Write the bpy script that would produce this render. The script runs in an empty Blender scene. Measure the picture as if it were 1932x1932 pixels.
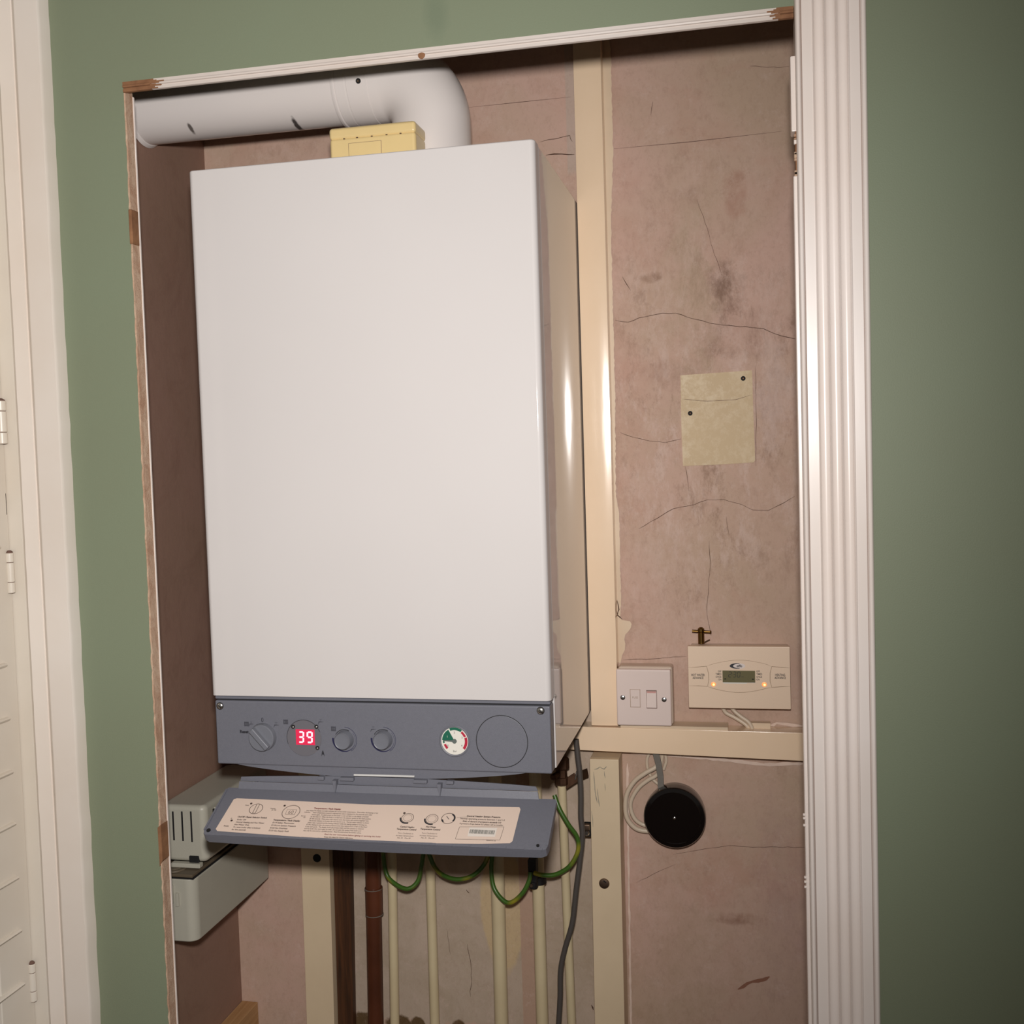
import bpy, bmesh, math, random
from mathutils import Vector, Matrix, Euler
random.seed(7)
S = bpy.context.scene
COL = S.collection
PI = math.pi

# ------------------------------------------------------------------ camera, world, lamp, exposure
CAM = Vector((0.67298, -1.26741, 0.29255)); F_PX = 2060.64
ROT = Euler((math.radians(87.0864), math.radians(1.7802), math.radians(12.0732)), 'XYZ')
cd = bpy.data.cameras.new('camera'); cd.sensor_fit = 'HORIZONTAL'; cd.sensor_width = 36.0
cd.lens = 36.0 * F_PX / 1932.0; cd.clip_start = 0.02
cam = bpy.data.objects.new('camera', cd); COL.objects.link(cam)
cam.location = CAM; cam.rotation_euler = ROT
S.camera = cam

w = bpy.data.worlds.new('world'); S.world = w; w.use_nodes = True
w.node_tree.nodes['Background'].inputs[0].default_value = (1.0, 0.90, 0.80, 1)
w.node_tree.nodes['Background'].inputs[1].default_value = 0.12

# the hand lamp beside the camera
ld = bpy.data.lights.new('flash_lamp', 'SPOT'); ld.energy = 80; ld.color = (1.0, 0.965, 0.935)
ld.shadow_soft_size = 0.03; ld.spot_size = math.radians(119); ld.spot_blend = 1.0
lo = bpy.data.objects.new('flash_lamp', ld); COL.objects.link(lo)
lo.location = CAM + Vector((0.0, 0.0, 0.110))
lo.rotation_euler = (Vector((-0.16, 0.0, 0.36)) - lo.location).to_track_quat('-Z', 'Y').to_euler()

S.view_settings.view_transform = 'Standard'; S.view_settings.look = 'None'
S.view_settings.exposure = 0.0; S.view_settings.gamma = 1.0; S.view_settings.use_curve_mapping = False

# ------------------------------------------------------------------ materials
def lin(c):
    r = [(x / 255.0) for x in c]
    return tuple([(x / 12.92 if x <= 0.04045 else ((x + 0.055) / 1.055) ** 2.4) for x in r] + [1.0])

def sc(c, k): return tuple([min(1, x * k) for x in c[:3]] + [1.0])

def mat(name, col, rough=0.5, metal=0.0, spec=0.5, coat=0.0, noise=0.0, nscale=30.0, bump=0.0, bscale=200.0, emit=None, es=0.0):
    m = bpy.data.materials.new(name); m.use_nodes = True
    nt = m.node_tree; b = nt.nodes['Principled BSDF']
    c = lin(col) if max(col) > 1 else tuple(list(col) + [1.0])
    b.inputs['Base Color'].default_value = c
    b.inputs['Roughness'].default_value = rough; b.inputs['Metallic'].default_value = metal
    b.inputs['Specular IOR Level'].default_value = spec
    if coat:
        b.inputs['Coat Weight'].default_value = coat; b.inputs['Coat Roughness'].default_value = 0.05
    if emit:
        b.inputs['Emission Color'].default_value = tuple(list(emit) + [1.0]); b.inputs['Emission Strength'].default_value = es
    if noise or bump:
        tc = nt.nodes.new('ShaderNodeTexCoord')
    if noise:
        n = nt.nodes.new('ShaderNodeTexNoise'); n.inputs['Scale'].default_value = nscale; n.inputs['Detail'].default_value = 6
        nt.links.new(tc.outputs['Object'], n.inputs['Vector'])
        r = nt.nodes.new('ShaderNodeMapRange')
        r.inputs['From Min'].default_value = 0.3; r.inputs['From Max'].default_value = 0.7
        r.inputs['To Min'].default_value = 1 - noise; r.inputs['To Max'].default_value = 1 + noise
        nt.links.new(n.outputs['Fac'], r.inputs['Value'])
        v = nt.nodes.new('ShaderNodeVectorMath'); v.operation = 'SCALE'; v.inputs[0].default_value = c[:3]
        nt.links.new(r.outputs[0], v.inputs['Scale']); nt.links.new(v.outputs[0], b.inputs['Base Color'])
    if bump:
        n2 = nt.nodes.new('ShaderNodeTexNoise'); n2.inputs['Scale'].default_value = bscale; n2.inputs['Detail'].default_value = 4
        nt.links.new(tc.outputs['Object'], n2.inputs['Vector'])
        bp = nt.nodes.new('ShaderNodeBump'); bp.inputs['Strength'].default_value = bump; bp.inputs['Distance'].default_value = 0.002
        nt.links.new(n2.outputs['Fac'], bp.inputs['Height']); nt.links.new(bp.outputs[0], b.inputs['Normal'])
    return m

class NT:
    """small node builder for the richer surfaces"""
    def __init__(s, name, rough=0.8, spec=0.3):
        s.m = bpy.data.materials.new(name); s.m.use_nodes = True; s.t = s.m.node_tree
        s.b = s.t.nodes['Principled BSDF']; s.b.inputs['Roughness'].default_value = rough
        s.b.inputs['Specular IOR Level'].default_value = spec
        s.tc = s.t.nodes.new('ShaderNodeTexCoord')
        s.sep = s.t.nodes.new('ShaderNodeSeparateXYZ'); s.t.links.new(s.tc.outputs['Object'], s.sep.inputs[0])
    def L(s, a, b): s.t.links.new(a, b)
    def noise(s, scale, detail=6, rough=0.6, stretch=(1, 1, 1), dist=0.0, off=(0, 0, 0)):
        mp = s.t.nodes.new('ShaderNodeMapping'); mp.inputs['Scale'].default_value = stretch; mp.inputs['Location'].default_value = off
        s.L(s.tc.outputs['Object'], mp.inputs[0])
        n = s.t.nodes.new('ShaderNodeTexNoise'); n.inputs['Scale'].default_value = scale
        n.inputs['Detail'].default_value = detail; n.inputs['Roughness'].default_value = rough; n.inputs['Distortion'].default_value = dist
        s.L(mp.outputs[0], n.inputs['Vector']); return n.outputs['Fac']
    def ramp(s, x, a, b, lo=0.0, hi=1.0):
        r = s.t.nodes.new('ShaderNodeMapRange'); r.inputs['From Min'].default_value = a; r.inputs['From Max'].default_value = b
        r.inputs['To Min'].default_value = lo; r.inputs['To Max'].default_value = hi
        s.L(x, r.inputs['Value']); return r.outputs[0]
    def math(s, op, a, b=None, c=None):
        n = s.t.nodes.new('ShaderNodeMath'); n.operation = op
        for i, v in enumerate((a, b, c)):
            if v is None: continue
            if isinstance(v, (int, float)): n.inputs[i].default_value = v
            else: s.L(v, n.inputs[i])
        return n.outputs[0]
    def mix(s, fac, a, b, mode='MIX'):
        n = s.t.nodes.new('ShaderNodeMix'); n.data_type = 'RGBA'; n.blend_type = mode
        if isinstance(fac, (int, float)): n.inputs['Factor'].default_value = fac
        else: s.L(fac, n.inputs['Factor'])
        for k, v in (('A', a), ('B', b)):
            i = [x for x in n.inputs if x.name == k and x.type == 'RGBA'][0]
            if isinstance(v, tuple): i.default_value = v
            else: s.L(v, i)
        return [o for o in n.outputs if o.type == 'RGBA'][0]
    def blob(s, cx, cz, rx, rz, wob=0.5, soft=0.25, scale=18, ax=0, off=0.0):
        """soft-edged stain around (cx, cz), its rim broken up by noise"""
        A = s.sep.outputs[ax]; Z = s.sep.outputs[2]
        u = s.math('DIVIDE', s.math('SUBTRACT', A, cx), rx); v = s.math('DIVIDE', s.math('SUBTRACT', Z, cz), rz)
        d = s.math('SQRT', s.math('ADD', s.math('MULTIPLY', u, u), s.math('MULTIPLY', v, v)))
        n = s.noise(scale, 6, 0.65, off=(off, off, off))
        d = s.math('ADD', d, s.math('MULTIPLY', s.math('SUBTRACT', n, 0.5), wob * 2))
        return s.ramp(d, 1 - soft, 1 + soft, 1.0, 0.0)
    def bump(s, h, strength=0.3, dist=0.002):
        b = s.t.nodes.new('ShaderNodeBump'); b.inputs['Strength'].default_value = strength; b.inputs['Distance'].default_value = dist
        s.L(h, b.inputs['Height']); s.L(b.outputs[0], s.b.inputs['Normal'])

def plaster_material(name, back=True):
    g = NT(name, 0.75, 0.25)
    pink = lin((200, 167, 152)); tan = lin((187, 161, 140)); dark = lin((150, 120, 102)); pale = lin((212, 188, 176)); red = lin((184, 144, 126))
    n1 = g.noise(3.2, 7, 0.62, dist=0.4)
    n2 = g.noise(9, 8, 0.65, off=(3, 1, 7), dist=0.6)
    n3 = g.noise(22, 10, 0.75, (1, 1, 0.6), off=(9, 2, 4), dist=0.2)
    n4 = g.noise(90, 5, 0.7, (1, 1, 0.3)); n5 = g.noise(120, 10, 0.85, (1, 1, 0.7), off=(5, 5, 1)); n6 = g.noise(36, 12, 0.85, off=(2, 9, 4))
    c = g.mix(g.ramp(n1, 0.38, 0.62), pink, tan)
    c = g.mix(g.ramp(n2, 0.52, 0.75, 0, 0.55), c, red)
    c = g.mix(g.ramp(n3, 0.56, 0.8, 0, 0.6), c, dark)
    if back:
        # trowelled, scuffed band in the middle of the right-hand bay
        band = g.blob(0.62, 0.32, 0.16, 0.27, 0.9, 0.5, 9)
        fl = g.noise(45, 12, 0.8, (1, 1, 0.42), 0.15, (2, 5, 1))
        c = g.mix(g.math('MULTIPLY', band, g.ramp(fl, 0.48, 0.60, 0, 0.55)), c, pale)
        sm = g.noise(20, 12, 0.82, (1, 1, 0.5), 0.2, (7, 1, 3))
        c = g.mix(g.math('MULTIPLY', band, g.ramp(sm, 0.52, 0.64, 0, 0.7)), c, lin((140, 110, 92)))
        for (x, z, rx, rz, k, col) in ((0.655, 0.50, 0.02, 0.045, 0.75, (124, 96, 80)), (0.66, 0.46, 0.05, 0.03, 0.5, (134, 102, 86)),
                (0.60, 0.66, 0.02, 0.012, 0.4, (140, 108, 90)), (0.54, 0.545, 0.014, 0.006, 0.6, (138, 106, 86)),
                (0.664, 0.65, 0.012, 0.03, 0.4, (160, 112, 92)), (0.57, 0.40, 0.03, 0.02, 0.5, (140, 108, 92)),
                (0.715, -0.17, 0.006, 0.02, 0.6, (128, 92, 74)), (0.65, -0.40, 0.03, 0.007, 0.5, (138, 96, 76)), (0.635, -0.405, 0.02, 0.004, 0.4, (130, 92, 72)),
                (0.60, 0.50, 0.03, 0.10, 0.5, (178, 156, 132)), (0.63, -0.33, 0.10, 0.05, 0.35, (184, 140, 120)),
                (0.71, -0.36, 0.03, 0.12, 0.35, (172, 140, 134)), (0.55, -0.48, 0.07, 0.10, 0.35, (168, 142, 116)),
                (0.715, 0.37, 0.02, 0.05, 0.5, (206, 182, 172))):
            c = g.mix(g.math('MULTIPLY', g.math('MULTIPLY', g.blob(x, z, rx * 1.1, rz * 1.1, 1.6, 0.35, 26, off=x * 7), g.ramp(sm, 0.40, 0.56, 0.1, 1.0)), k), c, lin(col))
        # bare grey skim behind the pipes and its beige patch
        Xo = g.sep.outputs[0]; Zo = g.sep.outputs[2]
        wobx = g.math('MULTIPLY', g.math('SUBTRACT', g.noise(14, 4), 0.5), 0.004)
        xx = g.math('ADD', Xo, wobx)
        grey = g.math('MULTIPLY', g.ramp(xx, 0.024, 0.026), g.ramp(xx, 0.438, 0.440, 1, 0))
        grey = g.math('MULTIPLY', grey, g.ramp(g.math('ADD', Zo, g.math('MULTIPLY', g.math('SUBTRACT', g.noise(45, 5), 0.5), 0.05)), -0.60, -0.595))
        grey = g.math('MULTIPLY', grey, g.ramp(Zo, -0.06, -0.05, 1, 0))
        gc = g.mix(g.ramp(n2, 0.35, 0.65), lin((190, 171, 154)), lin((176, 158, 138)))
        c = g.mix(grey, c, gc)
        c = g.mix(g.blob(0.292, -0.40, 0.035, 0.105, 0.25, 0.05, 7, off=3), c, lin((198, 174, 138)))
        strip = g.math('MULTIPLY', g.ramp(Xo, 0.318, 0.319), g.ramp(Xo, 0.3435, 0.3445, 1, 0))
        c = g.mix(g.math('MULTIPLY', strip, g.ramp(Zo, -0.10, -0.11)), c, lin((182, 152, 132)))
        s2 = g.math('MULTIPLY', g.ramp(Xo, 0.3435, 0.344), g.ramp(Xo, 0.3525, 0.353, 1, 0))
        c = g.mix(g.math('MULTIPLY', s2, g.ramp(Zo, -0.10, -0.11)), c, lin((200, 186, 174)))
        # greyish undercoat beside the batten, top
        st = g.math('MULTIPLY', g.ramp(Xo, 0.424, 0.426), g.ramp(Xo, 0.445, 0.446, 1, 0))
        c = g.mix(g.math('MULTIPLY', st, g.math('MULTIPLY', g.ramp(Zo, 0.70, 0.71), 0.55)), c, lin((180, 168, 156)))
        # broken dirty edge low down
        for (x, r) in ((0.115, 0.02), (0.148, 0.012), (0.215, 0.012), (0.285, 0.012), (0.335, 0.02), (0.055, 0.02)):
            c = g.mix(g.blob(x, -0.602, r, 0.014, 0.5, 0.12, 60, off=x), c, lin((96, 74, 48)))
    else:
        c = g.mix(0.75, c, lin((124, 92, 77)))  # darker copy of the plaster: shade of grazing light mixed into the colour
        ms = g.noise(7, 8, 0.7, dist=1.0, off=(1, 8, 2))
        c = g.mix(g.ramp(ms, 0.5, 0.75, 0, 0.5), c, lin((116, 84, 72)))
    c = g.mix(g.ramp(n5, 0.50, 0.66, 0, 0.28), c, dark)
    c = g.mix(g.ramp(n6, 0.54, 0.66, 0, 0.35), c, pale if back else dark)
    g.L(c, g.b.inputs['Base Color'])
    hb = g.math('ADD', g.math('MULTIPLY', n4, 0.25), n3)
    g.bump(hb, 0.25, 0.003)
    return g.m

def wall_green():
    g = NT('sage_green_wall_paint', 0.55, 0.35)
    n = g.noise(2.5, 5, 0.6); n2 = g.noise(600, 3, 0.6)
    c = g.mix(g.ramp(n, 0.3, 0.7), lin((125, 135, 112)), lin((124, 131, 108)))
    c = g.mix(g.blob(0.335, 0.80, 0.012, 0.022, 0.5, 0.5, 40), c, lin((116, 126, 104)))
    g.L(c, g.b.inputs['Base Color']); g.bump(n2, 0.25, 0.0006); return g.m

def raw_edge():
    g = NT('bare_board_edge', 0.9, 0.1)
    n = g.noise(60, 8, 0.75, (1, 1, 0.5), 0.8); n2 = g.noise(260, 6, 0.8)
    c = g.mix(g.ramp(n, 0.35, 0.62), lin((206, 180, 156)), lin((176, 140, 116)))
    c = g.mix(g.ramp(n2, 0.58, 0.68, 0, 0.75), c, lin((120, 92, 70)))
    g.L(c, g.b.inputs['Base Color']); g.bump(n2, 0.6, 0.002); return g.m

def wood(name, c1, c2, grain=(30, 30, 2.0), rough=0.5, blot=None):
    g = NT(name, rough, 0.4)
    n = g.noise(4, 8, 0.6, grain, 0.5)
    c = g.mix(g.ramp(n, 0.35, 0.65), lin(c1), lin(c2))
    if blot: c = g.mix(g.ramp(g.noise(9, 7, 0.7, (1, 1, 0.4), off=(4, 4, 4)), 0.55, 0.72, 0, 0.8), c, lin(blot))
    g.L(c, g.b.inputs['Base Color']); g.bump(n, 0.15, 0.001); return g.m

def cream_paint(name, c1=(243, 216, 186), c2=(238, 210, 178), rough=0.17, wear=None):
    g = NT(name, rough, 0.5)
    n = g.noise(5, 5, 0.6); n2 = g.noise(22, 4, 0.5, (1, 1, 0.12))
    c = g.mix(g.ramp(n, 0.35, 0.65), lin(c1), lin(c2))
    if wear: c = g.mix(g.ramp(g.noise(26, 9, 0.75, (1, 1, 0.5), 1.0), 0.64, 0.74, 0, 0.6), c, lin(wear))
    g.L(c, g.b.inputs['Base Color']); g.bump(n2, 0.35, 0.0015); return g.m

def trim_paint(name, c=(238, 228, 218), rough=0.3):
    g = NT(name, rough, 0.5)
    n = g.noise(3, 5, 0.6); n2 = g.noise(40, 5, 0.6, (1, 1, 0.12))
    cc = g.mix(g.ramp(n, 0.35, 0.65), lin(c), lin((c[0] - 6, c[1] - 9, c[2] - 12)))
    g.L(cc, g.b.inputs['Base Color']); g.bump(n2, 0.12, 0.0008); return g.m

def boiler_white():
    g = NT('boiler_white_enamel', 0.6, 0.3)
    n = g.noise(4, 4, 0.5)
    c = g.mix(g.ramp(n, 0.3, 0.7), lin((209, 204, 202)), lin((206, 201, 199)))
    g.L(c, g.b.inputs['Base Color']); g.b.inputs['Coat Weight'].default_value = 0.4; g.b.inputs['Coat Roughness'].default_value = 0.06
    return g.m

def flue_white():
    g = NT('flue_white_paint', 0.25, 0.5)
    c = g.mix(g.blob(-0.332, 0.0985, 0.003, 0.005, 0.7, 0.3, 90), lin((222, 214, 210)), lin((105, 98, 94)))
    c = g.mix(g.blob(-0.182, 0.0920, 0.0035, 0.006, 0.7, 0.3, 90, off=2), c, lin((80, 74, 72)))
    g.L(c, g.b.inputs['Base Color']); return g.m

M = {}
M['green'] = wall_green(); M['plaster'] = plaster_material('pink_plaster'); M['plaster_side_shaded'] = plaster_material('pink_plaster_side_shaded', False)
M['edge'] = raw_edge()
M['brown_mdf'] = wood('bare_brown_board', (150, 108, 76), (120, 82, 56), (8, 8, 8), 0.85)
M['trim'] = trim_paint('white_gloss_trim', (236, 226, 220), 0.28); M['trim2'] = trim_paint('white_window_trim', (226, 217, 208), 0.4)
M['shutter'] = trim_paint('shutter_paint', (216, 208, 196), 0.35)
M['cream'] = cream_paint('cream_gloss_paint'); M['cream2'] = cream_paint('cream_worn_paint', (226, 204, 172), (216, 194, 162), 0.5, (160, 150, 128))
M['cream_wall'] = cream_paint('cream_overpaint', (222, 200, 172), (208, 184, 156), 0.45)
M['darkwood'] = wood('dark_stained_wood', (84, 50, 26), (52, 30, 14), (40, 40, 2), 0.6, (36, 22, 12))
M['palewood'] = wood('pale_softwood', (188, 148, 104), (164, 122, 78), (30, 2, 30), 0.7)
M['boiler'] = boiler_white(); M['side'] = boiler_white(); sb_ = M['side'].node_tree.nodes['Principled BSDF']; sb_.inputs['Coat Weight'].default_value = 1.0; sb_.inputs['Coat Roughness'].default_value = 0.03; sb_.inputs['Roughness'].default_value = 0.6
M['crack'] = mat('crack_shadow', (84, 60, 46), 0.9); M['caulk'] = mat('pale_caulk', (220, 196, 180), 0.7, noise=0.08, nscale=60); M['pencil'] = mat('pencil_line', (104, 78, 68), 0.9)
M['grey'] = mat('slate_grey_plastic', (108, 109, 118), 0.42, noise=0.03, nscale=300, bump=0.15, bscale=1800)
M['grey2'] = mat('slate_grey_knob', (112, 114, 122), 0.35)
M['print_dark'] = mat('dark_print', (38, 38, 44), 0.6); M['icon'] = mat('icon_print', (62, 62, 70), 0.6); M['print_navy'] = mat('navy_print', (30, 30, 66), 0.5)
M['blk'] = mat('gap_and_shade_black', (14, 12, 12), 0.8); M['black'] = mat('black_bakelite', (14, 10, 10), 0.12, coat=0.5)
M['chrome'] = mat('steel_screw', (200, 198, 195), 0.25, 1.0); M['dullsteel'] = mat('dull_steel', (130, 110, 95), 0.4, 1.0)
M['brass'] = mat('aged_brass', (120, 92, 50), 0.3, 1.0); M['copper'] = mat('dull_copper', (92, 66, 50), 0.5, 0.8, noise=0.3, nscale=80)
M['led_bg'] = mat('red_display_glow', (120, 10, 30), 0.4, emit=(0.85, 0.03, 0.10), es=0.75)
M['led_seg'] = mat('red_display_segment', (255, 160, 180), 0.4, emit=(1.0, 0.62, 0.68), es=1.25)
M['smoke'] = mat('display_lens', (108, 106, 112), 0.15, coat=0.5)
M['white_face'] = mat('gauge_face', (226, 222, 212), 0.5); M['g_green'] = mat('gauge_green', (18, 96, 74), 0.5)
M['g_red'] = mat('gauge_red', (178, 30, 58), 0.5); M['g_grey'] = mat('gauge_pointer', (96, 104, 100), 0.5)
M['label'] = mat('label_paper', (222, 200, 184), 0.5); M['label_print'] = mat('label_print', (72, 58, 52), 0.7); M['label_red'] = mat('label_red_print', (120, 56, 50), 0.7)
M['label_white'] = mat('label_white', (226, 216, 206), 0.5); M['barcode'] = mat('barcode_print', (104, 104, 98), 0.7)
M['flue'] = flue_white()
M['beige_box'] = mat('yellowed_plastic', (226, 200, 144), 0.28, noise=0.02)
M['pump'] = mat('pump_grey_plastic', (176, 172, 158), 0.4, noise=0.02, bump=0.1, bscale=900)
M['pump_lid'] = mat('pump_lid', (96, 84, 68), 0.5)
M['plate'] = mat('switch_plate', (226, 208, 200), 0.25); M['prog'] = mat('controller_cream', (232, 206, 180), 0.45, bump=0.1, bscale=1200)
M['box_side'] = mat('mount_box', (206, 186, 168), 0.35)
M['prog_line'] = mat('controller_groove', (160, 136, 112), 0.7); M['lcd'] = mat('lcd_glass', (112, 106, 78), 0.15)
M['lcd_seg'] = mat('lcd_segment', (58, 54, 40), 0.4); M['amber'] = mat('amber_light', (255, 150, 60), 0.4, emit=(1.0, 0.30, 0.12), es=0.75)
M['amber_core'] = mat('amber_core', (255, 220, 120), 0.4, emit=(1.0, 0.72, 0.30), es=1.3)
M['logo_white'] = mat('logo_white', (226, 214, 208), 0.4)
M['brownpipe'] = mat('brown_plastic_pipe', (84, 45, 28), 0.35, noise=0.25, nscale=14)
M['creampipe'] = cream_paint('cream_painted_pipe', (216, 200, 164), (200, 182, 146), 0.4, (176, 150, 120))
M['cable'] = mat('grey_cable', (78, 72, 68), 0.5); M['cable_w'] = mat('white_cable', (206, 188, 166), 0.4); M['cable_g'] = mat('grey_flex', (112, 106, 98), 0.5)
M['rubber'] = mat('black_clamp', (22, 20, 22), 0.5)
M['patch'] = None
def patch_mat():
    g = NT('beige_filler', 0.8, 0.2)
    n = g.noise(38, 12, 0.8, (1, 1, 0.9), 0.1); n2 = g.noise(8, 4)
    c = g.mix(g.ramp(n, 0.47, 0.58), lin((204, 182, 150)), lin((222, 204, 176)))
    c = g.mix(g.ramp(n2, 0.45, 0.65, 0, 0.5), c, lin((208, 186, 152)))
    g.L(c, g.b.inputs['Base Color']); g.bump(n, 0.2, 0.001); return g.m
M['patch'] = patch_mat()
def earth_mat():
    g = NT('earth_wire_sleeve', 0.35, 0.5)
    n = g.noise(24, 1, 0.4, off=(1, 2, 3))
    c = g.mix(g.ramp(n, 0.52, 0.66), lin((62, 96, 32)), lin((150, 138, 40)))
    g.L(c, g.b.inputs['Base Color']); return g.m
M['earth'] = earth_mat()

# ------------------------------------------------------------------ geometry helpers
Rm = ROT.to_matrix()
def ray(px, py): return Rm @ Vector(((px - 966) / F_PX, (966 - py) / F_PX, -1.0))
def atY(px, py, Y):
    """the real point, on the vertical plane y = Y, measured in the photograph at (px, py)"""
    d = ray(px, py); return CAM + d * ((Y - CAM.y) / d.y)

def X_at(px, py, X):
    d = ray(px, py); return CAM + d * ((X - CAM.x) / d.x)

class B:
    def __init__(s, *mats):
        s.bm = bmesh.new(); s.mats = [M[m] for m in mats]; s.names = list(mats)
    def mi(s, m):
        if m is None: return 0
        if m not in s.names: s.names.append(m); s.mats.append(M[m])
        return s.names.index(m)
    def merge(s, bm2, m):
        k = s.mi(m); me = bpy.data.meshes.new('t'); bm2.to_mesh(me); bm2.free()
        n0 = len(s.bm.faces); s.bm.from_mesh(me); s.bm.faces.ensure_lookup_table()
        for f in s.bm.faces[n0:]: f.material_index = k
        bpy.data.meshes.remove(me)
    def box(s, x0, x1, y0, y1, z0, z1, m=None, bev=0.0, seg=2, rot=None, piv=None):
        t = bmesh.new(); bmesh.ops.create_cube(t, size=1)
        for v in t.verts: v.co = Vector(((x0 + x1) / 2 + v.co.x * (x1 - x0), (y0 + y1) / 2 + v.co.y * (y1 - y0), (z0 + z1) / 2 + v.co.z * (z1 - z0)))
        if bev: bmesh.ops.bevel(t, geom=list(t.edges), offset=bev, segments=seg, profile=0.5, affect='EDGES')
        if rot is not None:
            bmesh.ops.rotate(t, verts=t.verts, cent=piv or Vector(((x0 + x1) / 2, (y0 + y1) / 2, (z0 + z1) / 2)), matrix=rot)
        s.merge(t, m); return s
    def prism(s, pts, y0, y1, m=None, bev=0.0, plane='XZ'):
        """extrude an outline; plane XZ extrudes along y, YZ along x, XY along z"""
        def mk(a, b, d):
            return {'XZ': Vector((a, d, b)), 'YZ': Vector((d, a, b)), 'XY': Vector((a, b, d))}[plane]
        t = bmesh.new(); a = [t.verts.new(mk(p[0], p[1], y0)) for p in pts]; b = [t.verts.new(mk(p[0], p[1], y1)) for p in pts]
        t.faces.new(a); t.faces.new(list(reversed(b)))
        for i in range(len(pts)):
            j = (i + 1) % len(pts); t.faces.new((a[i], b[i], b[j], a[j]))
        bmesh.ops.recalc_face_normals(t, faces=t.faces)
        if bev: bmesh.ops.bevel(t, geom=list(t.edges), offset=bev, segments=2, profile=0.5, affect='EDGES')
        s.merge(t, m); return s
    def face(s, pts, m=None):
        t = bmesh.new(); t.faces.new([t.verts.new(Vector(p)) for p in pts]); s.merge(t, m); return s
    def lathe(s, c, axis, prof, m=None, seg=40, caps=True):
        """prof = [(radius, height along axis)]"""
        c = Vector(c); ax = Vector(axis).normalized(); q = ax.to_track_quat('Z', 'Y').to_matrix()
        t = bmesh.new(); rings = []
        for r, h in prof:
            rings.append([t.verts.new(c + q @ Vector((r * math.cos(2 * PI * k / seg), r * math.sin(2 * PI * k / seg), h))) for k in range(seg)])
        for a, b in zip(rings, rings[1:]):
            for k in range(seg): t.faces.new((a[k], a[(k + 1) % seg], b[(k + 1) % seg], b[k]))
        if caps: t.faces.new(list(reversed(rings[0]))); t.faces.new(rings[-1])
        bmesh.ops.recalc_face_normals(t, faces=t.faces)
        s.merge(t, m); return s
    def tube(s, pts, r, m=None, seg=14, sub=8, caps=True):
        P = [Vector(p) for p in pts]; R_ = r if isinstance(r, list) else [r] * len(P)
        if len(P) > 2 and sub > 1:
            Q = []; RR = []
            for i in range(len(P) - 1):
                p0 = P[max(i - 1, 0)]; p1 = P[i]; p2 = P[i + 1]; p3 = P[min(i + 2, len(P) - 1)]
                for k in range(sub):
                    u = k / sub
                    Q.append(0.5 * ((2 * p1) + (-p0 + p2) * u + (2 * p0 - 5 * p1 + 4 * p2 - p3) * u * u + (-p0 + 3 * p1 - 3 * p2 + p3) * u ** 3))
                    RR.append(R_[i] * (1 - u) + R_[i + 1] * u)
            Q.append(P[-1]); RR.append(R_[-1])
        else: Q = P; RR = R_
        t = bmesh.new(); rings = []; up = None
        for i, p in enumerate(Q):
            d = (Q[min(i + 1, len(Q) - 1)] - Q[max(i - 1, 0)]).normalized()
            if up is None: up = d.orthogonal().normalized()
            up = (up - d * up.dot(d)).normalized(); sd = d.cross(up)
            rings.append([t.verts.new(p + (up * math.cos(2 * PI * k / seg) + sd * math.sin(2 * PI * k / seg)) * RR[i]) for k in range(seg)])
        for a, b in zip(rings, rings[1:]):
            for k in range(seg): t.faces.new((a[k], a[(k + 1) % seg], b[(k + 1) % seg], b[k]))
        if caps: t.faces.new(list(reversed(rings[0]))); t.faces.new(rings[-1])
        bmesh.ops.recalc_face_normals(t, faces=t.faces)
        s.merge(t, m); return s
    def ribbon(s, pts, wd, Y, m=None, jit=0.0):
        """a thin line lying on the wall: pts = [(x, z)]"""
        P = [Vector((a, b)) for a, b in pts]
        if jit:
            Q = [P[0]]
            for a, b in zip(P, P[1:]):
                n = max(2, int((b - a).length / 0.008))
                for k in range(1, n + 1):
                    q = a.lerp(b, k / n)
                    if k < n: q = q + Vector((random.uniform(-jit, jit), random.uniform(-jit, jit)))
                    Q.append(q)
            P = Q
        t = bmesh.new(); rows = []
        for i, p in enumerate(P):
            d = (P[min(i + 1, len(P) - 1)] - P[max(i - 1, 0)]); d = d.normalized() if d.length > 0 else Vector((1, 0))
            n = Vector((-d.y, d.x)); ww = wd * (0.36 if m in ('crack', 'pencil') else 0.5) * (0.25 if i in (0, len(P) - 1) else random.uniform(0.6, 1.2) if jit else 1.0)
            rows.append((t.verts.new((p.x + n.x * ww, Y, p.y + n.y * ww)), t.verts.new((p.x - n.x * ww, Y, p.y - n.y * ww))))
        for a, b in zip(rows, rows[1:]): t.faces.new((a[0], b[0], b[1], a[1]))
        s.merge(t, m); return s
    def arc(s, c, u, v, r0f, r1f, a0, a1, m=None, n=40):
        """flat ring sector in the plane (u, v) at c; radii may be functions of 0..1"""
        c = Vector(c); t = bmesh.new(); rows = []
        for k in range(n + 1):
            f = k / n; a = a0 + (a1 - a0) * f
            ra = r0f(f) if callable(r0f) else r0f; rb = r1f(f) if callable(r1f) else r1f
            d = u * math.cos(a) + v * math.sin(a)
            rows.append((t.verts.new(c + d * max(ra, 1e-5)), t.verts.new(c + d * rb)))
        for p, q in zip(rows, rows[1:]): t.faces.new((p[0], q[0], q[1], p[1]))
        s.merge(t, m); return s
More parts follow.
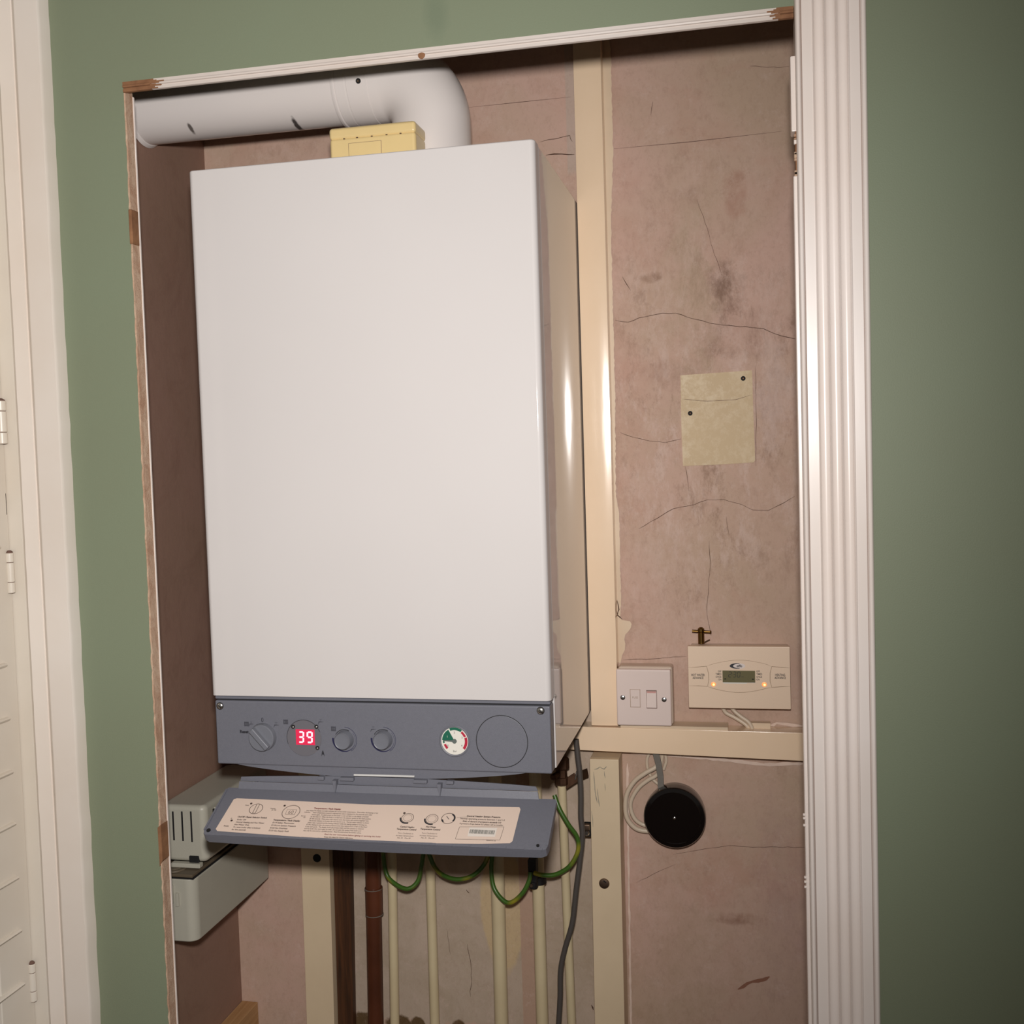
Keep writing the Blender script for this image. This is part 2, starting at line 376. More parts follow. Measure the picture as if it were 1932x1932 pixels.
    def text(s, txt, size, o, u, v, m=None, align='L', wide=1.0, bold=0.0):
        key = (txt, bold)
        if key not in TXT:
            cu = bpy.data.curves.new('t', 'FONT'); cu.body = txt; cu.size = 1; cu.resolution_u = 2; cu.offset = bold
            ob = bpy.data.objects.new('t', cu); COL.objects.link(ob)
            bpy.context.view_layer.update()
            me = bpy.data.meshes.new_from_object(ob.evaluated_get(bpy.context.evaluated_depsgraph_get()))
            TXT[key] = ([tuple(q.co[:2]) for q in me.vertices], [tuple(p.vertices) for p in me.polygons])
            bpy.data.objects.remove(ob); bpy.data.curves.remove(cu); bpy.data.meshes.remove(me)
        vs, fs = TXT[key]
        if not vs: return s
        x0 = min(a for a, b in vs); x1 = max(a for a, b in vs); sh = {'L': x0, 'C': (x0 + x1) / 2, 'R': x1}[align]
        t = bmesh.new(); o = Vector(o)
        V = [t.verts.new(o + u * ((a - sh) * size * wide) + v * (b * size)) for a, b in vs]
        for f in fs:
            try: t.faces.new([V[i] for i in f])
            except ValueError: pass
        s.merge(t, m); return s
    def obj(s, name, parent=None, smooth=True, angle=35):
        me = bpy.data.meshes.new(name)
        o_ = root_of(parent).location if parent is not None else Vector((0, 0, 0))
        if parent is not None: bmesh.ops.translate(s.bm, verts=s.bm.verts, vec=-o_)
        s.bm.to_mesh(me); s.bm.free()
        for m in s.mats: me.materials.append(m)
        if smooth:
            me.polygons.foreach_set('use_smooth', [True] * len(me.polygons)); me.set_sharp_from_angle(angle=math.radians(angle))
        o = bpy.data.objects.new(name, me); COL.objects.link(o)
        if parent is not None: o.parent = parent
        if smooth:
            wn = o.modifiers.new('weighted_normals', 'WEIGHTED_NORMAL'); wn.keep_sharp = True; wn.weight = 90
        return o
TXT = {}
def root_of(o):
    while o.parent is not None: o = o.parent
    return o
def tag(o, label, cat, group=None):
    o['label'] = label; o['category'] = cat
    if group: o['group'] = group
    return o
def thing(name, label, cat, loc, group=None):
    o = bpy.data.objects.new(name, None); COL.objects.link(o); o.location = loc; o.empty_display_size = 0.03
    return tag(o, label, cat, group)
def struct(o): o['kind'] = 'structure'; return o
def solo(b, name, label, cat, loc, group=None, **k):
    """a thing that is one mesh, its origin at loc"""
    bmesh.ops.translate(b.bm, verts=b.bm.verts, vec=-Vector(loc)); o = b.obj(name, **k); o.location = loc
    return tag(o, label, cat, group)
X_ = Vector((1, 0, 0)); Z_ = Vector((0, 0, 1))

YW = 0.345      # back wall of the cupboard
YF0, YF1 = -0.030, -0.012   # front partition
ZFLOOR = -1.0; ZTOP = 1.25
XL = -0.153; XR = 0.80

# ------------------------------------------------------------------ the room shell
b = B('green', 'edge')
ox0, ox1, oz = -0.063, 0.735, 0.764
b.box(-0.20, ox0, YF0, YF1, ZFLOOR, ZTOP); b.box(ox1, 1.6, YF0, YF1, ZFLOOR, ZTOP); b.box(ox0, ox1, YF0, YF1, oz, ZTOP)
b.box(-1.6, -0.78, YF0, YF1, ZFLOOR, ZTOP)
b.box(-0.78, -0.20, YF0, YF1, 1.12, ZTOP); b.box(-0.78, -0.20, YF0, YF1, ZFLOOR, -0.85)
struct(b.obj('wall_front', smooth=False))

def chain(*pp): return [(atY(x, y, YW).x, atY(x, y, YW).z) for x, y in pp]
b = B('plaster'); b.box(XL - 0.02, XR + 0.02, YW, YW + 0.02, ZFLOOR, ZTOP)
yr = YW - 0.0005
for pts, wd, m, j in (
        (chain((884, 203), (980, 193), (1078, 183)), 0.0012, 'pencil', 0),
        (chain((1158, 281), (1300, 268), (1475, 248)), 0.0013, 'pencil', 0),
        (chain((1160, 604), (1185, 608), (1205, 600), (1250, 591), (1275, 591), (1310, 602), (1340, 610), (1375, 614), (1440, 620), (1475, 634), (1508, 641)), 0.0011, 'crack', 0.0007),
        (chain((1170, 816), (1195, 825), (1225, 832), (1255, 835), (1285, 828)), 0.0010, 'crack', 0.0006),
        (chain((1205, 998), (1240, 978), (1270, 960), (1310, 952), (1335, 943), (1365, 942), (1400, 952), (1420, 962), (1450, 963), (1480, 948), (1500, 936)), 0.0010, 'crack', 0.0008),
        (chain((1338, 1020), (1340, 1070), (1335, 1130), (1334, 1160), (1342, 1200)), 0.0008, 'crack', 0.0008),
        (chain((1293, 880), (1300, 925)), 0.0010, 'crack', 0.0005),
        (chain((1315, 375), (1330, 420), (1345, 470), (1362, 520)), 0.0007, 'pencil', 0.0008),
        (chain((1415, 125), (1470, 128), (1500, 125)), 0.0008, 'pencil', 0.0006),
        (chain((1175, 1245), (1230, 1243), (1296, 1238)), 0.0009, 'crack', 0.0006),
        (chain((1270, 1612), (1320, 1603), (1375, 1595), (1420, 1598), (1520, 1598)), 0.0007, 'crack', 0.0006),
        (chain((1200, 1665), (1240, 1645), (1275, 1630)), 0.0006, 'crack', 0.0006),
        (chain((1228, 218), (1232, 192)), 0.0016, 'pencil', 0.0003),
        (chain((1174, 522), (1190, 548)), 0.0012, 'crack', 0.0004),
        (chain((1392, 1866), (1410, 1855), (1440, 1848), (1452, 1842)), 0.005, 'scuff', 0.001),
        (chain((1395, 1940), (1395, 1860)), 0.0001, 'pencil', 0),
        (chain((1370, 975), (1376, 1010)), 0.0008, 'crack', 0.0006),
        (chain((1426, 880), (1427, 790), (1425, 690)), 0.0009, 'pencil', 0.0006),
        (chain((1020, 268), (1050, 262), (1075, 256), (1080, 268)), 0.0014, 'crack', 0.001),
        (chain((1030, 293), (1060, 291), (1084, 292)), 0.0022, 'crack', 0.0008),
        (chain((845, 1755), (850, 1800)), 0.0010, 'crack', 0.001),
        (chain((880, 1678), (886, 1684)), 0.0030, 'crack', 0.001),
        (chain((882, 1780), (890, 1830), (888, 1880)), 0.0010, 'crack', 0.0012),
        (chain((830, 1705), (831, 1706)), 0.003, 'crack', 0.0),
        (chain((1116, 1895), (1120, 1905)), 0.003, 'crack', 0.0005)):
    if m == 'scuff' and 'scuff' not in M: M['scuff'] = mat('brown_scuff', (142, 98, 78), 0.9)
    b.ribbon(pts, wd, yr, m, j); yr -= 0.00004
# ragged cream overpaint along the batten and paint runs
def ragged(x0, x1f, z0, z1, n, jit):
    L = [(x0, z0)]; R_ = []
    for k in range(n + 1):
        z = z0 + (z1 - z0) * k / n; R_.append((x1f(z) + random.uniform(-jit, jit), z))
    return L + R_ + [(x0, z1)]
EP = [atY(x, y, YW) for x, y in ((1150, 60), (1153, 110), (1157, 290), (1153, 420), (1157, 600), (1161, 750), (1162, 930), (1169, 975), (1170, 1060), (1172, 1120), (1171, 1175))]
def xr_of(z):
    for p, q_ in zip(EP, EP[1:]):
        if q_.z <= z <= p.z: return q_.x + (p.x - q_.x) * (z - q_.z) / (p.z - q_.z)
    return EP[0].x if z > EP[0].z else EP[-1].x
n_ = 300; z_lo = EP[-1].z; t = bmesh.new(); prev = None
for k in range(n_ + 1):
    z = z_lo + (1.15 - z_lo) * k / n_
    c_ = (t.verts.new((0.4790, YW - 0.0014, z)), t.verts.new((xr_of(z) + random.uniform(-0.0007, 0.0007), YW - 0.0014, z)))
    if prev: t.faces.new((prev[0], prev[1], c_[1], c_[0]))
    prev = c_
b.merge(t, 'cream_wall')
b.ribbon(chain((1184, 1440), (1185, 1560), (1187, 1700), (1189, 1830), (1191, 1960)), 0.0034, YW - 0.0010, 'caulk', 0.0004)
b.ribbon(chain((1290, 1371), (1310, 1366), (1335, 1366), (1350, 1370)), 0.005, YW - 0.0011, 'caulk', 0.0008)
b.ribbon(chain((1452, 1369), (1465, 1364), (1485, 1366), (1518, 1370)), 0.004, YW - 0.0012, 'caulk', 0.0008)
b.ribbon(chain((1190, 1421), (1300, 1427), (1400, 1437), (1440, 1442), (1520, 1440)), 0.0045, YW - 0.0013, 'caulk', 0.0006)
BL = [atY(x, y, YW) for x, y in ((1150, 1165), (1168, 1160), (1173, 1169), (1183, 1171), (1189, 1172), (1192, 1177), (1190, 1185), (1185, 1192), (1180, 1197), (1178, 1206), (1180, 1214), (1179, 1226), (1174, 1236), (1171, 1251), (1161, 1247), (1150, 1247))]
b.face([(p.x, YW - 0.0016, p.z) for p in BL], 'cream_wall')
b.ribbon(chain((1163, 1128), (1168, 1150), (1165, 1160), (1174, 1168)), 0.0022, YW - 0.0018, 'crack', 0.0008)
struct(b.obj('wall_back', smooth=False))
wall_back = bpy.data.objects['wall_back']

b = B('plaster_side_shaded'); b.box(XL - 0.02, XL, YF1, YW, ZFLOOR, ZTOP)
struct(b.obj('wall_left', smooth=False))
b = B('plaster_side_shaded'); b.box(XR, XR + 0.02, YF1, YW, ZFLOOR, ZTOP); struct(b.obj('wall_right', smooth=False))
b = B('plaster_side_shaded'); b.box(XL - 0.02, XR + 0.02, YF1, YW + 0.02, ZTOP - 0.05, ZTOP); struct(b.obj('ceiling', smooth=False))
M['floor'] = wood('floor_boards', (130, 100, 72), (104, 78, 54), (2, 30, 30), 0.6)
b = B('floor'); b.box(-1.6, 1.6, -2.6, YW + 0.02, ZFLOOR - 0.03, ZFLOOR); struct(b.obj('floor', smooth=False))

# beige filled rectangle on the back wall, two screw holes
b = B('patch')
c4 = [(0.5823, 0.4025), (0.6110, 0.4032), (0.6838, 0.4050), (0.6845, 0.345), (0.6856, 0.2760), (0.6835, 0.2732), (0.640, 0.2715), (0.5828, 0.2708), (0.5818, 0.33)]
b.prism(c4, YW - 0.0016, YW + 0.001, 'patch')
b.ribbon([(0.585, 0.368), (0.62, 0.3635), (0.66, 0.364), (0.682, 0.370)], 0.0008, YW - 0.0019, 'pencil', 0.0002)
pch = b.obj('filled_patch', wall_back); pch['label'] = 'beige filler rectangle in the pink plaster'
for (x, z) in ((0.6712, 0.3940), (0.5950, 0.3470)):
    q = B('blk', 'brass'); q.lathe((x, YW - 0.0017, z), (0, -1, 0), [(0.0034, 0), (0.0034, 0.0006)], 'blk', 16)
    q.lathe((x, YW - 0.0022, z), (0, -1, 0), [(0.0013, 0), (0.0008, 0.0006)], 'copper', 12); q.obj('screw_hole', pch)

# head of the opening: white moulded edge, chipped brown at the ends
M['trim_head'] = trim_paint('head_trim_paint', (214, 205, 199), 0.3)
b = B('trim_head', 'brown_mdf')
pr = [(-0.0345, oz), (-0.0345, 0.7605), (-0.0352, 0.7590), (-0.0345, 0.7575), (-0.0325, 0.7570), (-0.0325, 0.7560), (-0.0340, 0.7555), (-0.0340, 0.7522), (-0.0325, 0.7518), (-0.0300, 0.7518), (-0.0300, oz)]
b.prism(pr, -0.024, 0.716, 'trim_head', plane='YZ'); b.prism(pr, ox0, -0.024, 'brown_mdf', plane='YZ'); b.prism(pr, 0.716, ox1 - 0.003, 'brown_mdf', plane='YZ')
for k in range(8):     # torn paint edge, slice by slice
    z = 0.7522 + k * 0.00147; yb = -0.0354 if 0.7575 < z + 0.0007 < 0.7605 else -0.0347
    L = (0.006, 0.003, 0.009, 0.004, 0.0075, 0.012, 0.005, 0.002)[k] * 1.4
    b.box(-0.026, -0.024 + L, yb, -0.0320, z, z + 0.00147, 'brown_mdf'); b.box(0.716 - L * 0.7, 0.718, yb, -0.0320, z, z + 0.00147, 'brown_mdf')
xk = atY(795, 107, -0.035).x
b.lathe((xk, -0.0335, 0.7560), (0, -1, 0), [(0.0042, 0), (0.0042, 0.0012), (0.0028, 0.0016)], 'brown_mdf', 14)
struct(b.obj('trim_1', angle=20))

# left edge of the opening: bare board edge with a thin white lip, two brown scars
b = B('edge', 'trim', 'brown_mdf')
t = bmesh.new(); n = 220; L0 = []
for k in range(n + 1):
    z = ZFLOOR + (0.757 - ZFLOOR) * k / n; j = random.uniform(-0.0007, 0.0007)
    L0.append([t.verts.new((-0.0640 + j, -0.0306, z)), t.verts.new((-0.0632 + j, -0.0322, z)), t.verts.new((-0.0618 + random.uniform(-.0003, .0003), -0.0310 + j, z)), t.verts.new((-0.0610, -0.0165, z)), t.verts.new((-0.0630, -0.0125, z))])
for a_, c_ in zip(L0, L0[1:]):
    for i in range(4): t.faces.new((a_[i], a_[i + 1], c_[i + 1], c_[i]))
bmesh.ops.recalc_face_normals(t, faces=t.faces); b.merge(t, 'edge')
b.box(-0.0640, -0.0600, -0.0165, -0.0135, ZFLOOR, 0.7515, 'trim', 0.0004, 1)
b.box(-0.0645, -0.0603, -0.0330, -0.0165, 0.5685, 0.6110, 'brown_mdf', 0.0008, 1)
b.prism([(-0.0650, -0.163), (-0.0602, -0.159), (-0.0602, -0.205), (-0.0645, -0.213)], -0.0330, -0.0165, 'brown_mdf')
struct(b.obj('trim_2', smooth=False))

# right edge lining, a thin white strip broken by an old hinge rebate
b = B('trim', 'edge', 'brown_mdf')
b.box(0.7290, 0.7345, -0.034, -0.012, ZFLOOR, 0.585, 'trim', 0.0008, 1)
b.box(0.7275, 0.7345, -0.034, -0.012, 0.632, 0.712, 'trim', 0.0015, 2)
b.box(0.7315, 0.7345, -0.034, -0.012, 0.585, 0.632, 'brown_mdf'); b.box(0.7325, 0.7348, -0.034, -0.012, 0.712, 0.752, 'trim')
for k in range(14):
    z = random.uniform(0.586, 0.631); b.box(0.7300, 0.7330, -0.0345, -0.030, z - 0.0015, z + 0.0015, random.choice(['trim', 'edge', 'edge']), 0.0006, 1)
for z in (-0.115, -0.119, -0.127, -0.186, -0.191, -0.197): b.box(0.7270, 0.7300, -0.0345, -0.031, z - 0.0012, z + 0.0012, 'trim', 0.0005, 1)
struct(b.obj('trim_3'))

# fluted architrave on the right
x0, x1 = 0.7325, 0.8062; W_ = x1 - x0
def fx(f): return x0 + W_ * f
P_ = [(fx(0), YF0), (fx(0), -0.040)]
for k in range(9):
    a = PI * k / 8; P_.append((fx(0.042 - 0.042 * math.cos(a)), -0.042 - 0.0055 * math.sin(a)))
P_ += [(fx(0.088), -0.0412), (fx(0.092), -0.0462), (fx(0.238), -0.0462)]
for i in range(3):
    f0 = 0.250 + i * 0.162
    P_.append((fx(f0 - 0.006), -0.0472))
    for k in range(13):
        a = PI * k / 12; P_.append((fx(f0 + 0.078 - 0.072 * math.cos(a)), -0.0462 + 0.0042 * math.sin(a)))
P_ += [(fx(0.736), -0.0472), (fx(0.748), -0.0462), (fx(0.888), -0.0462), (fx(0.892), -0.0412)]
for k in range(9):
    a = PI * k / 8; P_.append((fx(0.942 - 0.046 * math.cos(a)), -0.0415 - 0.0050 * math.sin(a)))
P_ += [(fx(0.992), -0.036), (fx(1.0), -0.034), (fx(1.0), YF0)]
b = B('trim'); b.prism(P_, ZFLOOR, ZTOP, 'trim', plane='XY'); struct(b.obj('trim_4', angle=28))

# casing of the window at the left edge
b = B('trim2')
n = 120; t = bmesh.new(); rows = []
prof = [(-0.1615, YF0), (-0.1625, -0.046), (-0.1650, -0.0495), (-0.1950, -0.0500), (-0.1985, -0.0480), (-0.2045, -0.0405), (-0.2065, -0.0400), (-0.2070, -0.0415), (-0.2260, -0.0425), (-0.2275, -0.0405), (-0.2280, YF0)]
for k in range(n + 1):
    z = ZFLOOR + (ZTOP - ZFLOOR) * k / n; j = random.uniform(-0.0006, 0.0006)
    rows.append([t.verts.new((x + (j if i < 3 else random.uniform(-.0002, .0002)), y, z)) for i, (x, y) in enumerate(prof)])
for a_, c_ in zip(rows, rows[1:]):
    for i in range(len(prof) - 1): t.faces.new((a_[i], a_[i + 1], c_[i + 1], c_[i]))
t.faces.new(rows[-1]); t.faces.new(rows[0]); bmesh.ops.recalc_face_normals(t, faces=t.faces)
b.merge(t, 'trim2'); struct(b.obj('trim_5', angle=40))

# window behind the shutter
b = B('trim2')
M['pane'] = mat('window_glass', (200, 208, 204), 0.1)
M['pane'].node_tree.nodes['Principled BSDF'].inputs['Transmission Weight'].default_value = 0.0
b.box(-0.78, -0.745, 0.0, 0.05, -0.85, 1.12); b.box(-0.235, -0.20, 0.0, 0.05, -0.85, 1.12); b.box(-0.745, -0.235, 0.0, 0.05, 1.08, 1.12); b.box(-0.745, -0.235, 0.0, 0.05, -0.85, -0.81)
b.box(-0.745, -0.235, 0.02, 0.03, -0.81, 1.08, 'pane')
struct(b.obj('window_1', smooth=False))

# ------------------------------------------------------------------ shutter
sh = thing('louvred_shutter', 'white louvred window shutter with knuckle hinges at the left edge', 'shutter', (-0.25, -0.035, -0.84))
b = B('shutter')
b.box(-0.2700, -0.2290, -0.0420, -0.0150, -0.84, 1.10, 'shutter', 0.001, 2)
b.obj('frame', sh)
b = B('shutter'); b.box(-0.2760, -0.2480, -0.1050, -0.0425, -0.83, 1.09, 'shutter', 0.0016, 3); b.obj('stile', sh)
b = B('shutter'); b.box(-0.2760, -0.2480, -0.5600, -0.5200, -0.83, 1.09, 'shutter', 0.002, 2); b.obj('stile', sh)
for z0, z1 in ((1.02, 1.09), (-0.83, -0.76), (0.065, 0.125)):
    b = B('shutter'); b.box(-0.2750, -0.2490, -0.5200, -0.1050, z0, z1, 'shutter', 0.002, 2); b.obj('rail', sh)
tips = [X_at(x, y, -0.245) for x, y in ((8, 1357), (12, 1459), (16, 1558), (21, 1661), (26, 1762), (31, 1864))]
lz = [p.z for p in tips]; stp = (lz[0] - lz[-1]) / 5
zs = [lz[0] + stp] + lz + [lz[-1] - stp * k for k in range(1, 6)] + [0.20 + stp * k for k in range(12)]
for z in zs:
    ell = [(0.024 * math.cos(2 * PI * k / 20), 0.0050 * math.sin(2 * PI * k / 20)) for k in range(20)]
    a = math.radians(12); ell = [(-0.2660 + p * math.cos(a) - q * math.sin(a), z - 0.006 + p * math.sin(a) + q * math.cos(a)) for p, q in ell]
    b = B('shutter'); b.prism(ell, -0.5300, -0.0660, 'shutter'); b.obj('louvre', sh)
for (cx, za, zb, s_) in ((-0.2475, 0.328, 0.3830, 1.35), (-0.2462, 0.1385, 0.1900, 1.0), (-0.2462, -0.395, -0.345, 0.9), (-0.2462, 0.80, 0.85, 1.0)):
    b = B('shutter', 'pencil')
    q = [za, za + (zb - za) * 0.27, za + (zb - za) * 0.76, zb]
    for i in range(3): b.lathe((cx, -0.0465, q[i] + 0.0004), (0, 0, 1), [(0.0045 * s_, 0), (0.0050 * s_, 0.0008), (0.0050 * s_, q[i + 1] - q[i] - 0.0014), (0.0045 * s_, q[i + 1] - q[i] - 0.0008)], 'shutter', 20)
    b.lathe((cx, -0.0465, za), (0, 0, 1), [(0.0042 * s_, 0), (0.0042 * s_, zb - za + 0.001), (0.002, zb - za + 0.003)], 'pencil', 16)
    b.obj('hinge', sh)
b = B('shutter'); b.box(-0.2600, -0.2480, -0.0480, -0.0420, 0.236, 0.268, 'shutter', 0.0025, 3); b.obj('catch_plate', sh)

# ------------------------------------------------------------------ boiler
HB = 0.6603; HP = -0.0888; BW = 0.44
bo = thing('boiler', 'large white wall boiler with grey control panel and flap hanging open', 'boiler', (0.22, 0.17, HP))
b = B('side', 'blk')
b.box(0.0015, BW, 0.026, 0.340, HP, HB - 0.0015, 'side', 0.002, 2)
b.box(0.004, BW - 0.003, 0.0215, 0.030, 0.0, HB - 0.004, 'side')
b.box(0.03, BW - 0.004, 0.045, 0.335, HP - 0.0015, HP + 0.001, 'blk')
b.obj('casing', bo)
b = B('boiler')
t = bmesh.new(); bmesh.ops.create_cube(t, size=1)
for v in t.verts: v.co = Vector((BW / 2 + v.co.x * BW, 0.012 + v.co.y * 0.024, HB / 2 + v.co.z * HB))
ve = [e for e in t.edges if abs(e.verts[0].co.z - e.verts[1].co.z) > 0.1 and e.verts[0].co.y < 0.01]
bmesh.ops.bevel(t, geom=ve, offset=0.007, segments=6, profile=0.5, affect='EDGES')
te = [e for e in t.edges if e.verts[0].co.z > HB - 1e-4 and e.verts[1].co.z > HB - 1e-4 and min(e.verts[0].co.y, e.verts[1].co.y) < 0.02]
bmesh.ops.bevel(t, geom=te, offset=0.002, segments=3, profile=0.5, affect='EDGES')
b.merge(t, 'boiler'); fp = b.obj('front_panel', bo); fp['label'] = 'plain glossy white front cover'

# control panel: slate grey fascia
b = B('grey', 'blk', 'print_dark', 'print_navy')
PY = 0.0015
b.box(0.0035, 0.4385, PY + 0.0015, 0.026, -0.0050, -0.0012, 'grey', 0.0008, 1)     # top ledge
b.box(0.0035, 0.4385, PY, 0.026, HP, -0.0065, 'grey', 0.0022, 3)
b.box(0.006, 0.436, PY + 0.004, 0.020, -0.0070, -0.0010, 'blk')
# underside chin that swells towards the middle
N = 30; ch = []
for k in range(N + 1):
    x = 0.030 + 0.375 * k / N; ch.append((x, HP - 0.0005 - 0.0125 * math.sin(PI * k / N) ** 0.8))
b.prism([(0.030, HP + 0.004)] + ch + [(0.405, HP + 0.004)], 0.0045, 0.022, 'grey')
for k in range(N):
    pass
def pan(px, py, d=0.0): 
    p = atY(px, py, PY - 0.0003 - d); return p
def icon_rad(px, py, s_=0.0030):
    c = pan(px, py)
    for i in range(4): b.face([(c.x - s_ + i * s_ * 0.55, c.y, c.z - s_), (c.x - s_ + i * s_ * 0.55 + s_ * 0.38, c.y, c.z - s_), (c.x - s_ + i * s_ * 0.55 + s_ * 0.38, c.y, c.z + s_), (c.x - s_ + i * s_ * 0.55, c.y, c.z + s_)], 'icon')
    for dz in (-0.6, 0.6): b.face([(c.x - s_, c.y - 0.00005, c.z + s_ * dz - 0.0004), (c.x + s_, c.y - 0.00005, c.z + s_ * dz - 0.0004), (c.x + s_, c.y - 0.00005, c.z + s_ * dz + 0.0004), (c.x - s_, c.y - 0.00005, c.z + s_ * dz + 0.0004)], 'icon')
def icon_tap(px, py, s_=0.0036):
    c = pan(px, py)
    b.ribbon([(c.x - s_, c.z - s_ * 0.9), (c.x - s_ * 0.6, c.z), (c.x + s_, c.z)], 0.0014, c.y, 'icon')
    b.ribbon([(c.x, c.z), (c.x, c.z + s_ * 0.9)], 0.0012, c.y - 0.00003, 'icon'); b.ribbon([(c.x - s_ * 0.5, c.z + s_ * 0.9), (c.x + s_ * 0.5, c.z + s_ * 0.9)], 0.0010, c.y - 0.00005, 'icon')
icon_rad(465, 1366); icon_rad(539, 1362); icon_rad(629, 1375)
icon_tap(474, 1366, 0.0030); icon_tap(521, 1368); icon_tap(605, 1362); icon_tap(704, 1376)
c = pan(495, 1361); b.text('0', 0.0085, c - Z_ * 0.001, X_, Z_, 'print_dark', 'C', 0.8)
c = pan(461, 1383); b.text('Reset', 0.0052, c, X_, Z_, 'print_dark', 'C', 1.0, 0.05)
c = pan(609, 1422); b.face([(c.x - 0.0022, c.y, c.z - 0.004), (c.x - 0.001, c.y, c.z + 0.002), (c.x + 0.0003, c.y, c.z + 0.0048), (c.x + 0.0015, c.y, c.z + 0.001), (c.x + 0.0024, c.y, c.z - 0.004), (c.x + 0.0008, c.y, c.z - 0.001), (c.x - 0.0006, c.y, c.z - 0.001)], 'print_dark')
for (px, py) in ((650, 1397), (723, 1397)):
    c = pan(px, py - 1)
    b.arc(c, X_, Z_, 0.0140, lambda f: 0.0140 + 0.0024 * max(0.12, 1 - f * 1.2), math.radians(172), math.radians(400), 'print_navy', 50)
    b.arc(c - Vector((0, 0.0001, 0)), X_, Z_, 0.0158, 0.0163, math.radians(-60), math.radians(88), 'print_navy', 30)
    b.arc(c - Vector((0, 0.0001, 0)), X_, Z_, 0.0127, 0.0134, math.radians(60), math.radians(150), 'blk', 30)  # shadow line beside the knob, painted as a dark arc
cpn = b.obj('control_panel', bo); cpn['label'] = 'slate grey control fascia'

# rotary selector
c = atY(497, 1390, PY); c = Vector((c.x, PY, c.z))
q = B('grey2'); q.lathe(c, (0, -1, 0), [(0.0178, -0.002), (0.0178, 0.0008), (0.0168, 0.0070), (0.0158, 0.0080)], 'grey2', 48)
a = math.radians(-48); R0 = Matrix.Rotation(-a, 3, 'Y')
q.box(c.x - 0.0158, c.x + 0.0158, c.y - 0.0150, c.y - 0.0080, c.z - 0.0036, c.z + 0.0036, 'grey2', 0.0014, 3, rot=R0)
q.obj('selector_knob', cpn)
# round display lens, digits, three small lamps
c = atY(574, 1392, PY); c = Vector((c.x, PY, c.z))
q = B('smoke', 'blk'); q.lathe(c, (0, -1, 0), [(0.0232, -0.002), (0.0232, 0.0004), (0.0226, 0.0008), (0.0220, 0.0006)], 'smoke', 56)
q.arc(c - Vector((0, 0.0009, 0)), X_, Z_, 0.0226, 0.0232, math.radians(20), math.radians(200), 'print_dark', 60)
for (px, py) in ((553, 1371), (597, 1371), (599, 1411)):
    d = atY(px, py, PY - 0.0008); q.lathe(d, (0, -1, 0), [(0.0026, 0), (0.0026, 0.0005)], 'blk', 18); q.lathe(d + Vector((0.0002, -0.0004, -0.0003)), (0, -1, 0), [(0.0015, 0), (0.0010, 0.0010), (0.0002, 0.0014)], 'chrome', 14)
q.obj('display_window', cpn)
q = B('led_bg', 'led_seg'); d0 = atY(559, 1405, PY - 0.0011); d1 = atY(593, 1377, PY - 0.0011)
q.box(d0.x, d1.x, PY - 0.0013, PY - 0.0006, d0.z, d1.z, 'led_bg')
def seg7(q, ch_, x, z, w_, h_, th, Y, m, skew=0.0):
    T = {'3': 'abcdg', '9': 'abcdfg', '2': 'abdeg', '0': 'abcdef'}[ch_]
    g_ = th * 0.35
    for s_ in T:
        if s_ in 'adg':
            zz_ = {'a': z + h_ - th / 2, 'd': z + th / 2, 'g': z + h_ / 2}[s_]; r_ = (x + g_ + th * 0.5, x + w_ - g_ - th * 0.5, zz_ - th / 2, zz_ + th / 2)
        else:
            xx_ = x + w_ - th / 2 if s_ in 'bc' else x + th / 2; za_ = z + h_ / 2 + g_ if s_ in 'bf' else z + th * 0.6
            r_ = (xx_ - th / 2, xx_ + th / 2, za_, (z + h_ - th * 0.6 if s_ in 'bf' else z + h_ / 2 - g_))
        k0 = (r_[2] - z) * skew; k1 = (r_[3] - z) * skew
        q.face([(r_[0] + k0, Y, r_[2]), (r_[1] + k0, Y, r_[2]), (r_[1] + k1, Y, r_[3]), (r_[0] + k1, Y, r_[3])], m)
wd = (d1.x - d0.x); hh = d1.z - d0.z
seg7(q, '3', d0.x + wd * 0.10, d0.z + hh * 0.12, wd * 0.33, hh * 0.78, 0.0021, PY - 0.0014, 'led_seg', 0.05)
seg7(q, '9', d0.x + wd * 0.56, d0.z + hh * 0.12, wd * 0.33, hh * 0.78, 0.0021, PY - 0.0014, 'led_seg', 0.05)
q.obj('digit_display', cpn)
# two temperature knobs
for (px, py) in ((650, 1397), (723, 1397)):
    c = atY(px + 1, py - 2, PY); c = Vector((c.x, PY, c.z)); q = B('grey2')
    q.lathe(c, (0, -1, 0), [(0.0118, -0.001), (0.0106, 0.0095), (0.0098, 0.0108), (0.0090, 0.0102), (0.004, 0.0100)], 'grey2', 48)
    q.obj('temperature_knob', cpn)
# pressure gauge
c = atY(858, 1398, PY); c = Vector((c.x, PY, c.z)); q = B('white_face', 'grey', 'g_green', 'g_red', 'g_grey', 'print_dark')
q.lathe(c, (0, -1, 0), [(0.0195, -0.001), (0.0195, 0.0007), (0.0182, 0.0016), (0.0172, 0.0012), (0.0168, 0.0004)], 'grey', 56, caps=False)
q.lathe(c, (0, -1, 0), [(0.0172, -0.0005), (0.0172, 0.0005)], 'white_face', 48)
gy = c + Vector((0, -0.0007, 0)); rd = math.radians
q.arc(gy, X_, Z_, 0.0135, 0.0168, rd(55), rd(112), 'g_green', 24); q.arc(gy - Vector((0, 0.00005, 0)), X_, Z_, 0.0002, 0.0158, rd(118), rd(176), 'g_green', 24)
q.arc(gy, X_, Z_, 0.0128, 0.0148, rd(176), rd(192), 'g_green', 8)
q.arc(gy, X_, Z_, 0.0128, 0.0162, rd(-40), rd(18), 'g_red', 24); q.arc(gy, X_, Z_, 0.0128, 0.0156, rd(22), rd(52), 'g_red', 14)
